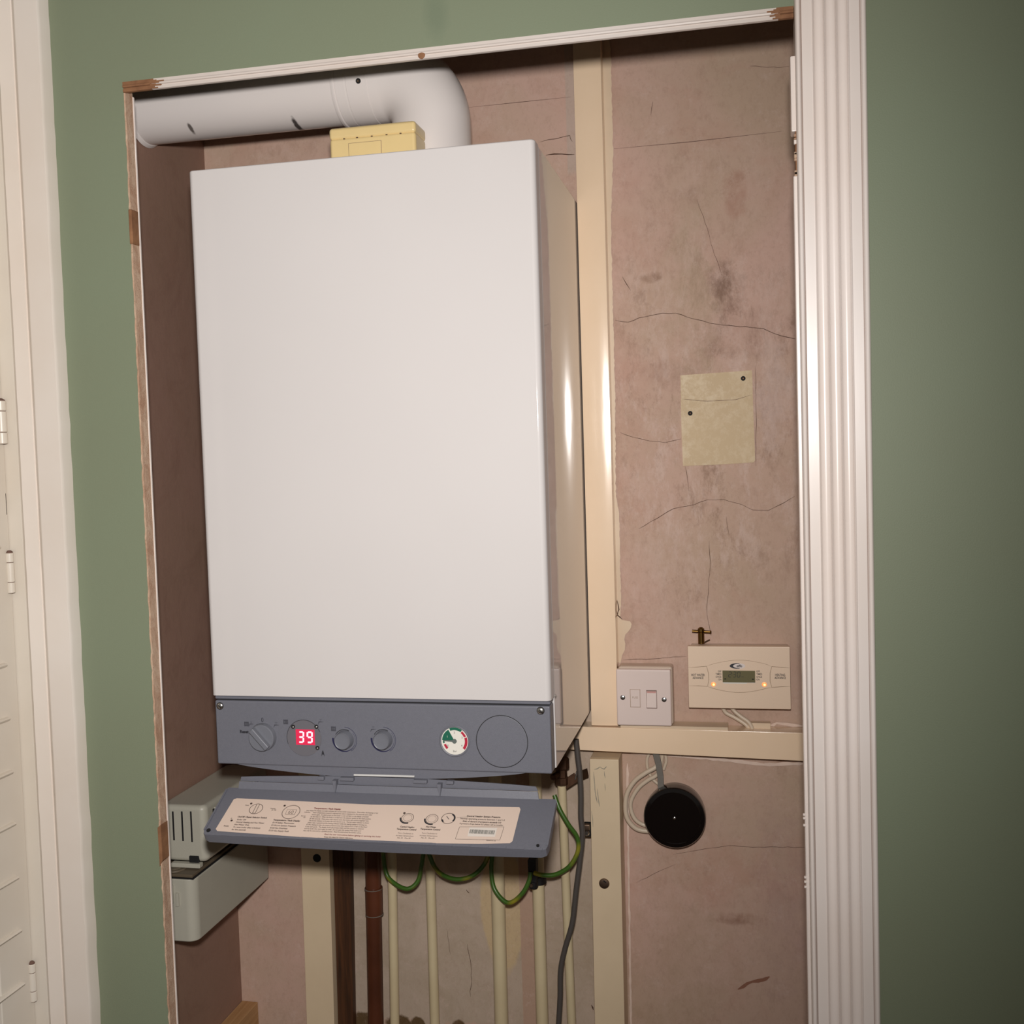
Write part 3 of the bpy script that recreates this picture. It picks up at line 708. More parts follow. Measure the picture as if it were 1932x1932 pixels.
q.arc(gy, X_, Z_, 0.0115, 0.0145, rd(198), rd(225), 'g_red', 12)
q.lathe(gy + Vector((0, -0.0002, 0)), (0, -1, 0), [(0.0028, 0), (0.0028, 0.0010)], 'g_grey', 20)
q.prism([(c.x, c.z - 0.0010), (c.x - 0.0145, c.z + 0.0000), (c.x - 0.0145, c.z + 0.0009), (c.x, c.z + 0.0014)], c.y - 0.0016, c.y - 0.0010, 'g_grey')
for tx, a_ in (('0', 215), ('1', 150), ('2', 90), ('3', 25), ('4', -32)):
    r_ = 0.0104; q.text(tx, 0.0034, gy + Vector((r_ * math.cos(rd(a_)), -0.0001, r_ * math.sin(rd(a_)) - 0.001)), X_, Z_, 'print_dark' if tx != '1' else 'white_face', 'C')
q.text('bar', 0.0036, gy + Vector((0, -0.0001, -0.0135)), X_, Z_, 'print_dark', 'C')
q.obj('pressure_gauge', cpn)
# round blank
c = atY(947, 1399, PY); c = Vector((c.x, PY, c.z)); q = B('grey', 'blk')
q.arc(c - Vector((0, 0.0002, 0)), X_, Z_, 0.0314, 0.0322, 0, 2 * PI, 'blk', 80)
q.lathe(c, (0, -1, 0), [(0.0313, -0.001), (0.0313, 0.0003), (0.0308, 0.0006)], 'grey', 64); q.obj('blanking_disc', cpn)
for (px, py) in ((415, 1332), (1020, 1341)):
    c = atY(px, py, PY); c = Vector((c.x, PY, c.z)); q = B('chrome', 'blk')
    q.lathe(c, (0, -1, 0), [(0.0048, -0.001), (0.0048, 0.0003)], 'blk', 24); q.lathe(c, (0, -1, 0), [(0.0040, 0), (0.0040, 0.0008), (0.0030, 0.0016), (0.0012, 0.0019)], 'chrome', 24)
    q.box(c.x - 0.0018, c.x + 0.0018, c.y - 0.0023, c.y - 0.0015, c.z - 0.0004, c.z + 0.0004, 'blk', rot=Matrix.Rotation(0.6, 3, 'Y')); q.obj('screw', cpn)

# hanging flap
FA = Vector((0, -0.0020, -0.1180)); FB = Vector((0, -0.0745, -0.1545)); fd = (FB - FA).normalized(); fn = Vector((0, fd.z, -fd.y)).normalized()
if fn.z < 0: fn = -fn
fx0, fx1 = 0.0175, 0.4445
def onflap(px, py, lift=0.0):
    d = ray(px, py); o = CAM - (FA + fn * lift); tt = -o.dot(fn) / d.dot(fn); return CAM + d * tt
def FP(x, s_, h): return Vector((x, 0, 0)) + Vector((0, FA.y, FA.z)) + fd * s_ + fn * h
LF = (FB - FA).length
b = B('grey', 'blk')
# tray body, outline rounded at the free corners, free edge bowed
out = [(fx0 + 0.002, 0.0), (fx0, 0.004), (fx0, LF - 0.010), (fx0 + 0.002, LF - 0.003), (fx0 + 0.008, LF)]
for k in range(1, 20): out.append((fx0 + 0.008 + (fx1 - fx0 - 0.016) * k / 20, LF + 0.0030 * math.sin(PI * k / 20)))
out += [(fx1 - 0.008, LF), (fx1 - 0.002, LF - 0.003), (fx1, LF - 0.010), (fx1, 0.004), (fx1 - 0.002, 0.0)]
t = bmesh.new(); top = [t.verts.new(FP(x, s_, 0)) for x, s_ in out]; bot = [t.verts.new(FP(x, s_, -0.006 - 0.005 * (s_ / LF))) for x, s_ in out]
t.faces.new(top); t.faces.new(list(reversed(bot)))
for i in range(len(out)):
    j = (i + 1) % len(out); t.faces.new((top[i], bot[i], bot[j], top[j]))
bmesh.ops.recalc_face_normals(t, faces=t.faces); b.merge(t, 'grey')
# raised lip round the tray
def lip(p, q_, h, wd_):
    p = Vector(p); q_ = Vector(q_); d = (q_ - p); nn = Vector((-d.y, d.x)).normalized() * wd_ / 2
    cs = [p + nn, p - nn, q_ - nn, q_ + nn]; t = bmesh.new()
    lo_ = [t.verts.new(FP(c_.x, c_.y, -0.001)) for c_ in cs]; hi = [t.verts.new(FP(c_.x, c_.y, h)) for c_ in cs]
    t.faces.new(hi); t.faces.new(lo_)
    for i in range(4): t.faces.new((lo_[i], lo_[(i + 1) % 4], hi[(i + 1) % 4], hi[i]))
    bmesh.ops.recalc_face_normals(t, faces=t.faces); b.merge(t, 'grey')
lip((fx0 + 0.0012, 0.004), (fx0 + 0.0012, LF - 0.008), 0.0016, 0.0022); lip((fx1 - 0.0012, 0.004), (fx1 - 0.0012, LF - 0.008), 0.0016, 0.0022)
for k in range(20):
    xa = fx0 + 0.006 + (fx1 - fx0 - 0.012) * k / 20; xb = fx0 + 0.006 + (fx1 - fx0 - 0.012) * (k + 1) / 20
    hk = lambda f: LF - 0.0016 + 0.0030 * math.sin(PI * f / 20)
    lip((xa, hk(k)), (xb, hk(k + 1)), 0.0012 + 0.0035 * math.sin(PI * (k + .5) / 20), 0.0030)
# upright tab behind, sloping up to the hinge, in two facets
def strip(pa, pb, za, zb, ya, yb, th=0.003):
    t = bmesh.new(); v = [(pa[0], ya, za), (pb[0], ya, za), (pb[1], yb, zb), (pa[1], yb, zb)]
    f_ = [t.verts.new(p) for p in v]; k_ = [t.verts.new((p[0], p[1] + th, p[2] - th * 0.5)) for p in v]
    t.faces.new(f_); t.faces.new(list(reversed(k_)))
    for i in range(4): t.faces.new((f_[i], k_[i], k_[(i + 1) % 4], f_[(i + 1) % 4]))
    bmesh.ops.recalc_face_normals(t, faces=t.faces); b.merge(t, 'grey')
strip((0.0335, 0.0335), (0.4225, 0.4205), -0.1185, -0.1100, -0.0035, 0.0000)
tp = [(0.0335, -0.1105), (0.0350, -0.1050)] + [(0.035 + 0.383 * k / 20, -0.1050 + 0.0052 * math.sin(PI * k / 20) ** 0.8) for k in range(1, 20)] + [(0.4180, -0.1050), (0.4205, -0.1105)]
b.prism(tp, 0.0025, 0.0045, 'grey', 0.0003)
# hinge lugs and clips
for px, py in ((632, 1463), (829, 1469)):
    c = atY(px, py, -0.001)
    b.prism([(c.x - 0.0025, -0.1035), (c.x + 0.0030, -0.1035), (c.x + 0.0022, -0.113), (c.x + 0.0012, -0.1185)], -0.0060, 0.004, 'grey')
for x_a, x_b in ((atY(600, 1461, 0).x, atY(612, 1461, 0).x), (atY(642, 1465, 0).x, atY(668, 1465, 0).x), (atY(780, 1467, 0).x, atY(806, 1468, 0).x), (atY(842, 1466, 0).x, atY(856, 1466, 0).x)):
    b.box(x_a, x_b, -0.0030, 0.005, -0.1045, -0.1000, 'grey', 0.001, 2)
fl = b.obj('flap', bo); fl['label'] = 'grey drop-down flap with printed instruction label'
for px, py, m1 in ((394, 1568, 'blk'), (1015, 1597, 'grey')):
    c = onflap(px, py); q = B('blk', 'grey', 'chrome')
    q.lathe(c - fn * 0.001, fn, [(0.0034, 0), (0.0034, 0.0014), (0.0026, 0.0018)], 'grey', 24); q.lathe(c, fn, [(0.0026 if m1 == 'blk' else 0.0018, 0), (0.0026 if m1 == 'blk' else 0.0018, 0.0021)], 'blk', 20); q.obj('catch_hole', fl)
M['wire'] = mat('bright_wire', (232, 232, 230), 0.25, 0.3); q = B('wire'); p0 = atY(668, 1462, -0.0045); p1 = atY(782, 1465, -0.0045); q.tube([p0, p1], 0.0013, 'wire', 10); q.obj('hinge_pin', fl)

# instruction label on the flap
q = B('label', 'label_print', 'label_red', 'label_white', 'barcode')
h0 = 0.0004
cs = [onflap(447, 1506, h0), onflap(700, 1518, h0), onflap(980, 1523, h0), onflap(982, 1527, h0), onflap(967, 1587, h0), onflap(962, 1591, h0), onflap(905, 1592, h0), onflap(822, 1591, h0), onflap(814, 1590, h0), onflap(700, 1586, h0), onflap(600, 1583, h0), onflap(573, 1583, h0), onflap(566, 1579, h0), onflap(410, 1568, h0), onflap(407, 1564, h0), onflap(441, 1508, h0)]
q.face(cs, 'label')
U = X_; Vv = -fd
def lab(px, py, tx, sz, al='L', m='label_print', wide=0.9, bold=0.02): q.text(tx, sz, onflap(px, py, h0 + 0.0002), U, Vv, m, al, wide, bold)
def ring(px, py, r0, r1, m='label_print', a0=0, a1=2 * PI, lift=0.0002): q.arc(onflap(px, py, h0 + lift), U, Vv, r0, r1, a0, a1, m, 36)
ring(483, 1526, 0.0080, 0.0087); c = onflap(483, 1526, h0 + 0.0002)
def lbox(c, w_, h_, m, rot=0.0, dx=0, dy=0, lift=0.0):
    ps = [(-w_ / 2, -h_ / 2), (w_ / 2, -h_ / 2), (w_ / 2, h_ / 2), (-w_ / 2, h_ / 2)]
    q.face([c + fn * lift + U * (dx + p * math.cos(rot) - r * math.sin(rot)) + Vv * (dy + p * math.sin(rot) + r * math.cos(rot)) for p, r in ps], m)
lbox(c, 0.0006, 0.015, 'label_print', 0, -0.0018); lbox(c, 0.0006, 0.015, 'label_print', 0, 0.0018); lbox(c, 0.0040, 0.0006, 'label_print', 0, 0, -0.0072)
ring(549, 1532, 0.0108, 0.0115); c = onflap(549, 1532, h0 + 0.0002); lbox(c, 0.0125, 0.0085, 'label_print'); lbox(c, 0.0117, 0.0077, 'label', lift=0.0001)
q.text('60', 0.0080, onflap(549, 1532, h0 + 0.0005) - Vv * 0.0028, U, Vv, 'label_print', 'C', 0.9, -0.01)
for px, py in ((769, 1543), (815, 1545)):
    ring(px, py, 0.0070, 0.0076); ring(px, py, 0.0050, 0.0053, 'label_print'); ring(px, py, 0.0078, 0.0096, 'print_dark', rd(180), rd(290), 0.00025)
ring(846, 1544, 0.0080, 0.0087); ring(846, 1544, 0.0066, 0.0082, 'print_dark', rd(-35), rd(65), 0.00025); ring(846, 1544, 0.0066, 0.0082, 'print_dark', rd(195), rd(230), 0.00025)
c = onflap(846, 1544, h0 + 0.0003); lbox(c, 0.0007, 0.006, 'print_dark', rd(40), -0.001, 0.001); lbox(onflap(872, 1542, h0 + 0.0002), 0.014, 0.0003, 'label_print', rd(8))
for px, py in ((474, 1516), (537, 1520), (437, 1548), (763, 1534)): ring(px, py, 0.0, 0.0015)
for tx, px, py, al in (('Reset', 466, 1520, 'C'), ('Heating', 510, 1526, 'L'), ('60 / 80', 512, 1529, 'L'), ('Hot Water', 578, 1530, 'L'), ('indicator', 574, 1533, 'L'), ('Burner', 568, 1540, 'L'), ('On', 572, 1543, 'L')): lab(px, py, tx, 0.0024, al)
lab(448, 1542, 'On/Off / Reset Selector Switch', 0.0034, bold=0.04)
for i, (a_, t_) in enumerate((('0', 'Boiler Off'), ('', 'Central Heating and Hot Water'), ('', 'Hot Water Only'), ('Reset', 'To reset boiler after a lockout'), ('', 'for five seconds'))):
    lab(447 - i * 2.6, 1547.2 + i * 4.7, t_, 0.0032); 
    if a_: lab(436 - i * 3.2, 1545.5 + i * 4.6, a_, 0.0032, 'C')
lab(515, 1548, 'Temperature / Fault Display', 0.0034, bold=0.04)
for i, t_ in enumerate(('E119 Safety Thermostat', 'E118 Low System Pressure', 'E160 Fan Overheat', 'E133 Gas Supply Fault')): lab(514 - i * 2.4, 1553 + i * 5.0, t_, 0.0032)
lab(592, 1526, 'Temperature / Fault Display', 0.0034, m='label_red', bold=0.04)
para = ['The display normally indicates the current boiler temperature.  Once either the heating or hot', 'water temperature control is adjusted the value is displayed for five seconds and is then',
        'shown again.  If a fault occurs on the boiler a code will flash on the display, preceded', 'by the letter E.  When the boiler is in fault turn the selector switch to the reset position',
        'for five seconds.  If the same code returns more than twice call a service engineer now.', 'The burner indicator is lit when the main burner is on.  The hot water indicator is shown',
        'when a tap is opened and the heating indicator while the heating system is running too.', 'E118 is displayed when the system pressure is too low, restore it to 1.0 bar as described',
        'in the users guide.  The display shows the pressure fault until the pressure is restored', 'and the boiler then starts again by itself.  Do not open the casing of the boiler as it', 'may only be removed by a qualified person.  Read the instructions for further advice.']
for i, t_ in enumerate(para):
    o_ = onflap(592 - i * 2.0, 1530.3 + i * 3.75, h0 + 0.0002); q.text(t_, 0.0029, o_, U, Vv, 'label_print', 'L', 0.74 - 0.004 * (i % 3), 0.01)
lab(612, 1575, 'Read the user instructions before lighting or servicing this boiler', 0.0030, m='label_red'); lab(611, 1580, 'Keep this label for future reference', 0.0028)
for px, l_ in ((770, ('Central Heating', 'Temperature Control', 'Turn Clockwise to', 'increase temperature', 'Min 30   Max 80')), (815, ('Hot Water', 'Temperature Control', 'Turn Clockwise to', 'increase temperature', 'Min 35   Max 60'))):
    for i, t_ in enumerate(l_): lab(px - 1.6 * i - 2, (1561.5, 1566, 1573.5, 1578, 1582.5)[i], t_, 0.0031 if i > 1 else 0.0034, 'C', bold=0.04 if i < 2 else 0.0, wide=0.8)
lab(912, 1542, 'Central Heating System Pressure', 0.0034, 'C', bold=0.04); lab(910, 1547, 'Normal operating pressure between 1 and 1.5', 0.0032, 'C')
lab(909, 1552, 'Risk of damage if pressure exceeds 3.0', 0.0033, 'C', bold=0.03); lab(908, 1556.5, 'If pressure drops below 0.5 please call an installer', 0.0029, 'C')
fr = [onflap(867, 1560, h0 + 0.0002), onflap(951, 1560, h0 + 0.0002), onflap(943, 1585, h0 + 0.0002), onflap(859, 1583, h0 + 0.0002)]
for i in range(4):
    a_, c_ = fr[i], fr[(i + 1) % 4]; d_ = (c_ - a_).normalized(); nn = d_.cross(fn) * 0.0002; q.face([a_ + nn, a_ - nn, c_ - nn, c_ + nn], 'label_print')
q.face([onflap(886, 1561, h0 + 0.0003), onflap(938, 1562, h0 + 0.0003), onflap(934, 1579, h0 + 0.0003), onflap(882, 1578, h0 + 0.0003)], 'label_white')
bc0 = onflap(886, 1568.5, h0 + 0.0004); x = 0.0
while x < 0.030:
    w_ = random.choice((0.0003, 0.0005, 0.0008)); lbox(bc0, w_, 0.0062, 'barcode', 0, x + w_ / 2, 0); x += w_ + random.choice((0.0003, 0.0004))
lab(910, 1564, 'GB01 03 7420 115 886', 0.0026, 'C'); lab(907, 1574.5, '0102 4411 7420886', 0.0026, 'C'); lab(906, 1578, 'IC 14 07 050 1011', 0.0024, 'C'); lab(926, 1587, '720497101 03', 0.0022, 'C')
q.obj('instruction_label', fl, smooth=False)

# ------------------------------------------------------------------ flue
fy, fr_ = 0.168, 0.0500
fz = atY(400, 261, fy).z + fr_ * 1.02; XV = atY(886, 250, fy).x - 0.0520
flu = thing('flue_pipe', 'white round flue pipe bending down into the boiler top', 'flue pipe', (0.2645, fy, HB))
print('FLUE', fz, XV)
b = B('flue', 'crack')
xe = atY(640, 200, 0.16).x
b.lathe((XL + 0.001, fy, fz), (1, 0, 0), [(fr_, 0), (fr_, xe - XL + 0.02)], 'flue', 64)
b.lathe((XL + 0.0012, fy, fz), (1, 0, 0), [(fr_ + 0.004, 0), (fr_ + 0.0015, 0.004), (fr_, 0.005)], 'flue', 64)
b.obj('straight_pipe', flu)
b = B('flue')
re = 0.0525; Rb = 0.060; cx_, cz_ = XV - Rb, fz - Rb
pts = [Vector((0.165, fy, fz))]
pts += [Vector((cx_ + Rb * math.sin(a_), fy, cz_ + Rb * math.cos(a_))) for a_ in [PI / 2 * k / 16 for k in range(17)]]
pts += [Vector((XV, fy, HB - 0.002))]
b.tube(pts, re, 'flue', 64, 1)
b.obj('elbow', flu, angle=50)
b = B('flue'); xs = atY(645, 200, 0.15).x; 
b.lathe((xs, fy, fz), (1, 0, 0), [(fr_, -0.004), (re + 0.0005, -0.0035), (re + 0.0012, -0.001), (re + 0.0012, 0.0005), (re - 0.0002, 0.002), (re + 0.0003, 0.0030), (re + 0.0003, 0.0155), (re - 0.0012, 0.0170), (re + 0.0006, 0.0185), (re + 0.0006, 0.046), (re - 0.001, 0.0472), (re, 0.0485)], 'flue', 64, caps=False)
b.obj('collar', flu, angle=25)
c = atY(677, 153, fy - re + 0.003); b = B('blk', 'dullsteel')
dn = Vector((0, c.y - fy, c.z - fz)).normalized(); c = Vector((c.x, fy, fz)) + dn * (re - 0.0005)
b.lathe(c, dn, [(0.0034, 0), (0.0034, 0.0018)], 'blk', 20); b.lathe(c, dn, [(0.0020, 0.001), (0.0012, 0.0028)], 'dullsteel', 12); b.obj('screw', flu)

# beige box on the boiler
jb = thing('junction_box', 'small cream plastic junction box on top of the white boiler', 'junction box', (0.20, 0.09, HB))
zt_ = atY(700, 234, 0.066).z; zs_ = atY(700, 257, 0.066).z
bx0, bx1 = atY(620, 260, 0.066).x, atY(784, 255, 0.066).x
b = B('beige_box'); b.box(bx0 + 0.0004, bx1 - 0.0004, 0.0664, 0.1132, HB + 0.0002, zs_ + 0.002, 'beige_box', 0.0045, 4); b.obj('box_body', jb)
b = B('beige_box', 'crack'); b.box(bx0, bx1, 0.0660, 0.1134, zs_, zt_, 'beige_box', 0.0045, 4)
for f in (0.17, 0.32, 0.49, 0.66, 0.82): b.box(bx0 + (bx1 - bx0) * f, bx0 + (bx1 - bx0) * f + 0.0022, 0.0655, 0.068, zs_ - 0.0004, zs_ + 0.0005, 'crack')
b.obj('lid', jb)
b = B('beige_box', 'prog_line'); b.box(bx0 + 0.026, bx1 - 0.045, 0.0656, 0.0680, 0.670, zs_ - 0.006, 'prog_line', 0.0004, 1); b.box(bx0 + 0.0264, bx1 - 0.0454, 0.0654, 0.0680, 0.6704, zs_ - 0.0064, 'beige_box', 0.0004, 1); b.obj('embossed_plate', jb)

# ------------------------------------------------------------------ timber on the back wall
b = B('cream'); pf = [(0.4418, YW - 0.0003), (0.4418, 0.3178)] + [(0.4418 + 0.0394 * k / 14, 0.3160 + 0.0016 * (2 * k / 14 - 1) ** 2) for k in range(15)] + [(0.4812, 0.3182), (0.4812, YW - 0.0003)]
b.prism(pf, -0.1080, 1.19, 'cream', plane='XY')
solo(b, 'batten', 'long cream painted vertical batten beside the boiler above the rail', 'batten', (0.4615, 0.33, -0.108))
b = B('cream'); b.prism([(0.4050, -0.1080), (0.4420, -0.1095), (0.7990, -0.1115), (0.7990, -0.1530), (0.4420, -0.1450), (0.4050, -0.1440)], 0.3115, YW - 0.0003, 'cream', 0.0010)
b.box(0.4850, 0.6400, 0.3130, YW - 0.002, -0.1112, -0.1060, 'cream_wall', 0.0004, 1); b.box(0.668, 0.700, 0.330, YW - 0.002, -0.1120, -0.1030, 'cream_wall', 0.0004, 1)
solo(b, 'batten', 'cream horizontal rail running under the switch and the controller', 'batten', (0.60, 0.33, -0.13))
b = B('cream2', 'cream'); b.prism([(0.4400, -0.1535), (0.4830, -0.1535), (0.4815, -0.55), (0.4800, ZFLOOR), (0.4350, ZFLOOR), (0.4368, -0.55)], 0.2985, YW - 0.0003, 'cream2', 0.0012)
pst = thing('post', 'cream painted post below the rail with a round screw head, left of the black box', 'post', (0.46, 0.32, ZFLOOR))
M['smudge'] = mat('grey_scuff', (150, 142, 126), 0.8)
for pp in (((1121, 1452), (1132, 1447), (1140, 1451), (1145, 1446)), ((1120, 1456), (1122, 1480), (1124, 1500), (1127, 1515)), ((1141, 1478), (1142, 1492)), ((1127, 1488), (1129, 1507), (1131, 1522)), ((1140, 1455), (1142, 1468)), ((1116, 1530), (1119, 1560))):
    b.ribbon([(atY(x, y, 0.2985).x, atY(x, y, 0.2985).z) for x, y in pp], 0.0014, 0.2983, 'smudge', 0.0006)
b.obj('upright', pst)
q = B('dullsteel', 'blk'); c = atY(1140, 1667, 0.2985); c.y = 0.2985
q.lathe(c, (0, -1, 0), [(0.0078, 0), (0.0078, 0.0004), (0.0070, 0.0016), (0.003, 0.0024)], 'dullsteel', 28); q.box(c.x - 0.001, c.x + 0.0035, c.y - 0.0030, c.y - 0.001, c.z + 0.003, c.z + 0.0045, 'blk', rot=Matrix.Rotation(0.7, 3, 'Y')); q.obj('screw', pst)

b = B('cream2'); t_ = [(-0.0250, -0.14), (0.0225, -0.14), (0.0190, -0.50), (0.0130, ZFLOOR), (-0.0320, ZFLOOR), (-0.0285, -0.55)]
b.prism(t_, 0.3170, YW - 0.0003, 'cream2', 0.0008)
pst = thing('post', 'cream painted post under the boiler with a dark round hole near its top', 'post', (-0.004, 0.33, ZFLOOR)); b.obj('upright', pst)
q = B('blk'); c = atY(598, 1619, 0.317); q.lathe((c.x, 0.3172, c.z), (0, -1, 0), [(0.0066, 0), (0.0066, 0.0006), (0.005, 0.0008)], 'blk', 28); q.obj('hole', pst)
b = B('darkwood'); b.prism([(0.0240, -0.14), (0.0545, -0.14), (0.0440, -0.62), (0.0420, ZFLOOR), (0.0150, ZFLOOR), (0.0185, -0.62)], 0.3300, YW - 0.0003, 'darkwood', 0.0008)
solo(b, 'board', 'dark stained upright board between the left post and the brown pipe', 'board', (0.035, 0.338, ZFLOOR))
b = B('palewood'); b.box(XL + 0.0005, -0.1245, 0.02, 0.3440, -0.625, -0.5845, 'palewood', 0.001, 2)
solo(b, 'batten', 'short pale bare wood bearer low on the left side wall', 'batten', (-0.138, 0.18, -0.6))

# ------------------------------------------------------------------ pipes
PG = 'pipes rising to the underside of the boiler'
def pipe(name, xt, xb, yy, r, m, label, ztop=HP + 0.0):
    k = (xb - xt) / (-0.24); z1 = ztop; z2 = ZFLOOR
    b = B(m); b.tube([(xt + k * (z1 + 0.34), yy, z1 - 0.002), (xt + k * (z2 + 0.34), yy, z2)], r, m, 28, 1, )
    return b, (xt + k * (z2 + 0.34), yy, z2), (lambda z: xt + k * (z + 0.34))
b, l_, _ = pipe('p', 0.0932, 0.0882, 0.315, 0.0122, 'brownpipe', '')
bp = thing('pipe', 'thick dark brown plastic pipe with a coupling, leftmost under the boiler', 'pipe', l_); b.obj('tube', bp)
q = B('brownpipe', 'cable_w'); q.tube([(0.0932 + 0.0, 0.315, -0.370), (0.0925, 0.315, -0.414)], 0.0136, 'brownpipe', 32, 1)
for z in (-0.372, -0.413): q.lathe((0.0928, 0.315, z - 0.0008), (0, 0, 1), [(0.0126, 0), (0.0141, 0.0004), (0.0141, 0.0014), (0.0126, 0.0018)], 'cable_g', 32, caps=False)
q.obj('coupling', bp)
for (xt, xb, r, yy, lb) in ((0.1289, 0.1238, 0.0072, 0.302, 'thin cream painted pipe just right of the brown pipe'),
                            (0.1899, 0.1885, 0.0074, 0.302, 'thin cream painted pipe, second to the right of the brown pipe'),
                            (0.2950, 0.2938, 0.0104, 0.302, 'thickest cream painted pipe beside the beige wall patch'),
                            (0.3572, 0.3570, 0.0092, 0.302, 'cream painted pipe with the black earth clamp'),
                            (0.3990, 0.4020, 0.0066, 0.302, 'thin cream pipe behind the grey cable, rightmost of the pipes')):
    b, l_, fxz = pipe('p', xt, xb, yy, r, 'creampipe', lb)
    if r < 0.007:
        bp = thing('pipe', lb, 'pipe', l_, PG); b.obj('tube', bp)
        q = B('copper'); zc = -0.195
        q.lathe((fxz(zc), yy, zc), (0, 0, 1), [(0.0075, 0), (0.0105, 0.002), (0.0105, 0.012), (0.0085, 0.013), (0.0085, 0.024), (0.0120, 0.026), (0.0120, 0.040), (0.0080, 0.043), (0.0080, 0.070), (0.012, 0.072), (0.012, 0.09)], 'copper', 8)
        q.lathe((fxz(zc) - 0.005, yy - 0.010, zc + 0.018), (-0.3, -1, 0), [(0.0050, 0), (0.0050, 0.012), (0.0035, 0.014)], 'copper', 16); q.obj('valve', bp)
    else: solo(b, 'pipe', lb, 'pipe', l_, PG)

# earth clamp on the fourth cream pipe
q = B('rubber', 'dullsteel'); cx = 0.3585
q.lathe((0.3572, 0.302, -0.345), (0, 0, 1), [(0.0096, 0), (0.0125, 0.001), (0.0125, 0.012), (0.0096, 0.013)], 'rubber', 28, caps=False)
q.box(0.3470, 0.3600, 0.276, 0.292, -0.3350, -0.300, 'rubber', 0.002, 2); q.lathe((0.3535, 0.284, -0.345), (0, 0, 1), [(0.0060, 0), (0.0072, 0.002), (0.0072, 0.010), (0.004, 0.012)], 'rubber', 20)
q.lathe((0.3520, 0.278, -0.338), (0, -1, 0), [(0.0025, 0), (0.0025, 0.004)], 'dullsteel', 12)
solo(q, 'earth_clamp', 'black earth clamp on a cream pipe below the right end of the flap', 'clamp', (0.3572, 0.302, -0.345))

EG = 'green and yellow earth wires'
def wire(pp, Y, r, m, sub=8, ys=None): 
    q = B(m); q.tube([atY(x, y, (ys[i] if ys else Y)) for i, (x, y) in enumerate(pp)], r, m, 12, sub); return q
for pp, ys, lb in (
        (((722, 1600), (728, 1645), (742, 1665), (768, 1677), (788, 1663), (796, 1630), (800, 1600)), (.287, .285, .280, .275, .280, .285, .287), 'green and yellow earth wire looping between the first two cream pipes'),
        (((806, 1600), (818, 1632), (834, 1650), (862, 1659), (892, 1652), (914, 1630), (926, 1600)), (.287, .285, .278, .274, .276, .282, .287), 'green and yellow earth wire hanging between the second and thickest pipes'),
        (((930, 1605), (927, 1640), (932, 1675), (950, 1699), (966, 1702), (986, 1685), (998, 1662), (1001, 1645)), (.285, .283, .278, .272, .270, .270, .272, .275), 'deepest green and yellow earth loop, ending at the black clamp'),
        (((1046, 1500), (1056, 1527), (1072, 1555), (1089, 1580), (1090, 1607), (1074, 1635), (1048, 1650), (1024, 1651), (1008, 1647)), (.275, .27, .268, .27, .27, .268, .268, .268, .272), 'green earth wire curving from behind the flap corner down to the clamp')):
    q = wire(pp, 0, 0.0033, 'earth', ys=ys); p = atY(pp[3][0], pp[3][1], ys[3]); solo(q, 'earth_wire', lb, 'wire', p, EG)

# grey cable at the right of the pipes
q = wire(((1087, 1395), (1090, 1425), (1094, 1460), (1096, 1500), (1096, 1540), (1099, 1575), (1094, 1625), (1087, 1680), (1080, 1740), (1066, 1790), (1058, 1830), (1057, 1880), (1054, 1932), (1050, 2000)), 0.283, 0.0041, 'cable')
solo(q, 'power_cable', 'long dark grey cable running down in front of the rightmost pipe', 'cable', atY(1057, 1880, 0.283))
# pipe clip with bolt and small clip by the post
cl = thing('pipe_bracket', 'dark metal strap bracket above the cable, just under the rail', 'bracket', atY(1085, 1465, 0.30))
q = B('dullsteel'); p0 = atY(1062, 1483, 0.30); p1 = atY(1088, 1466, 0.30); p2 = atY(1109, 1458, 0.315)
def strap(q, a_, c_, hw, th, m):
    d_ = (c_ - a_).normalized(); up_ = Vector((0, -1, 0)).cross(d_).normalized(); t = bmesh.new()
    pr_ = [(up_ * hw), (-up_ * hw)]; V_ = []
    for p in (a_, c_):
        for s_ in pr_: V_.append(t.verts.new(p + s_)); V_.append(t.verts.new(p + s_ + Vector((0, th, 0))))
    for f_ in ((0, 2, 6, 4), (1, 5, 7, 3), (0, 4, 5, 1), (2, 3, 7, 6), (0, 1, 3, 2), (4, 6, 7, 5)): t.faces.new([V_[i] for i in f_])
    bmesh.ops.recalc_face_normals(t, faces=t.faces); bmesh.ops.bevel(t, geom=list(t.edges), offset=0.0006, segments=2, affect='EDGES', profile=.5); q.merge(t, m)
strap(q, p0, p1, 0.0068, 0.003, 'copper'); strap(q, p1, p2, 0.0064, 0.003, 'dullsteel'); q.obj('strap', cl)
q = B('chrome'); p = atY(1087, 1463, 0.297); q.box(p.x - 0.0012, p.x + 0.0012, p.y - 0.001, p.y + 0.004, p.z - 0.0065, p.z + 0.0065, 'chrome', 0.0005, 1, rot=Matrix.Rotation(rd(12), 3, 'Y')); q.obj('bent_edge', cl)
cl = thing('cable_clip', 'small steel clip holding the cable against the right-hand post', 'clip', atY(1107, 1562, 0.30))
q = B('dullsteel', 'blk'); a_ = atY(1101, 1553, 0.297); c_ = atY(1114, 1578, 0.297)
q.box(a_.x, c_.x + 0.001, 0.295, 0.305, c_.z, a_.z, 'blk', 0.001, 1); q.box(a_.x, c_.x, 0.290, 0.300, a_.z - 0.009, a_.z, 'dullsteel', 0.0015, 2); q.obj('strap', cl)
q = B('chrome'); p = atY(1106, 1573, 0.290); q.lathe(p + Vector((0, 0.005, 0)), (0, -1, 0), [(0.0045, 0), (0.0045, 0.002), (0.003, 0.004)], 'chrome', 20); q.obj('screw', cl)

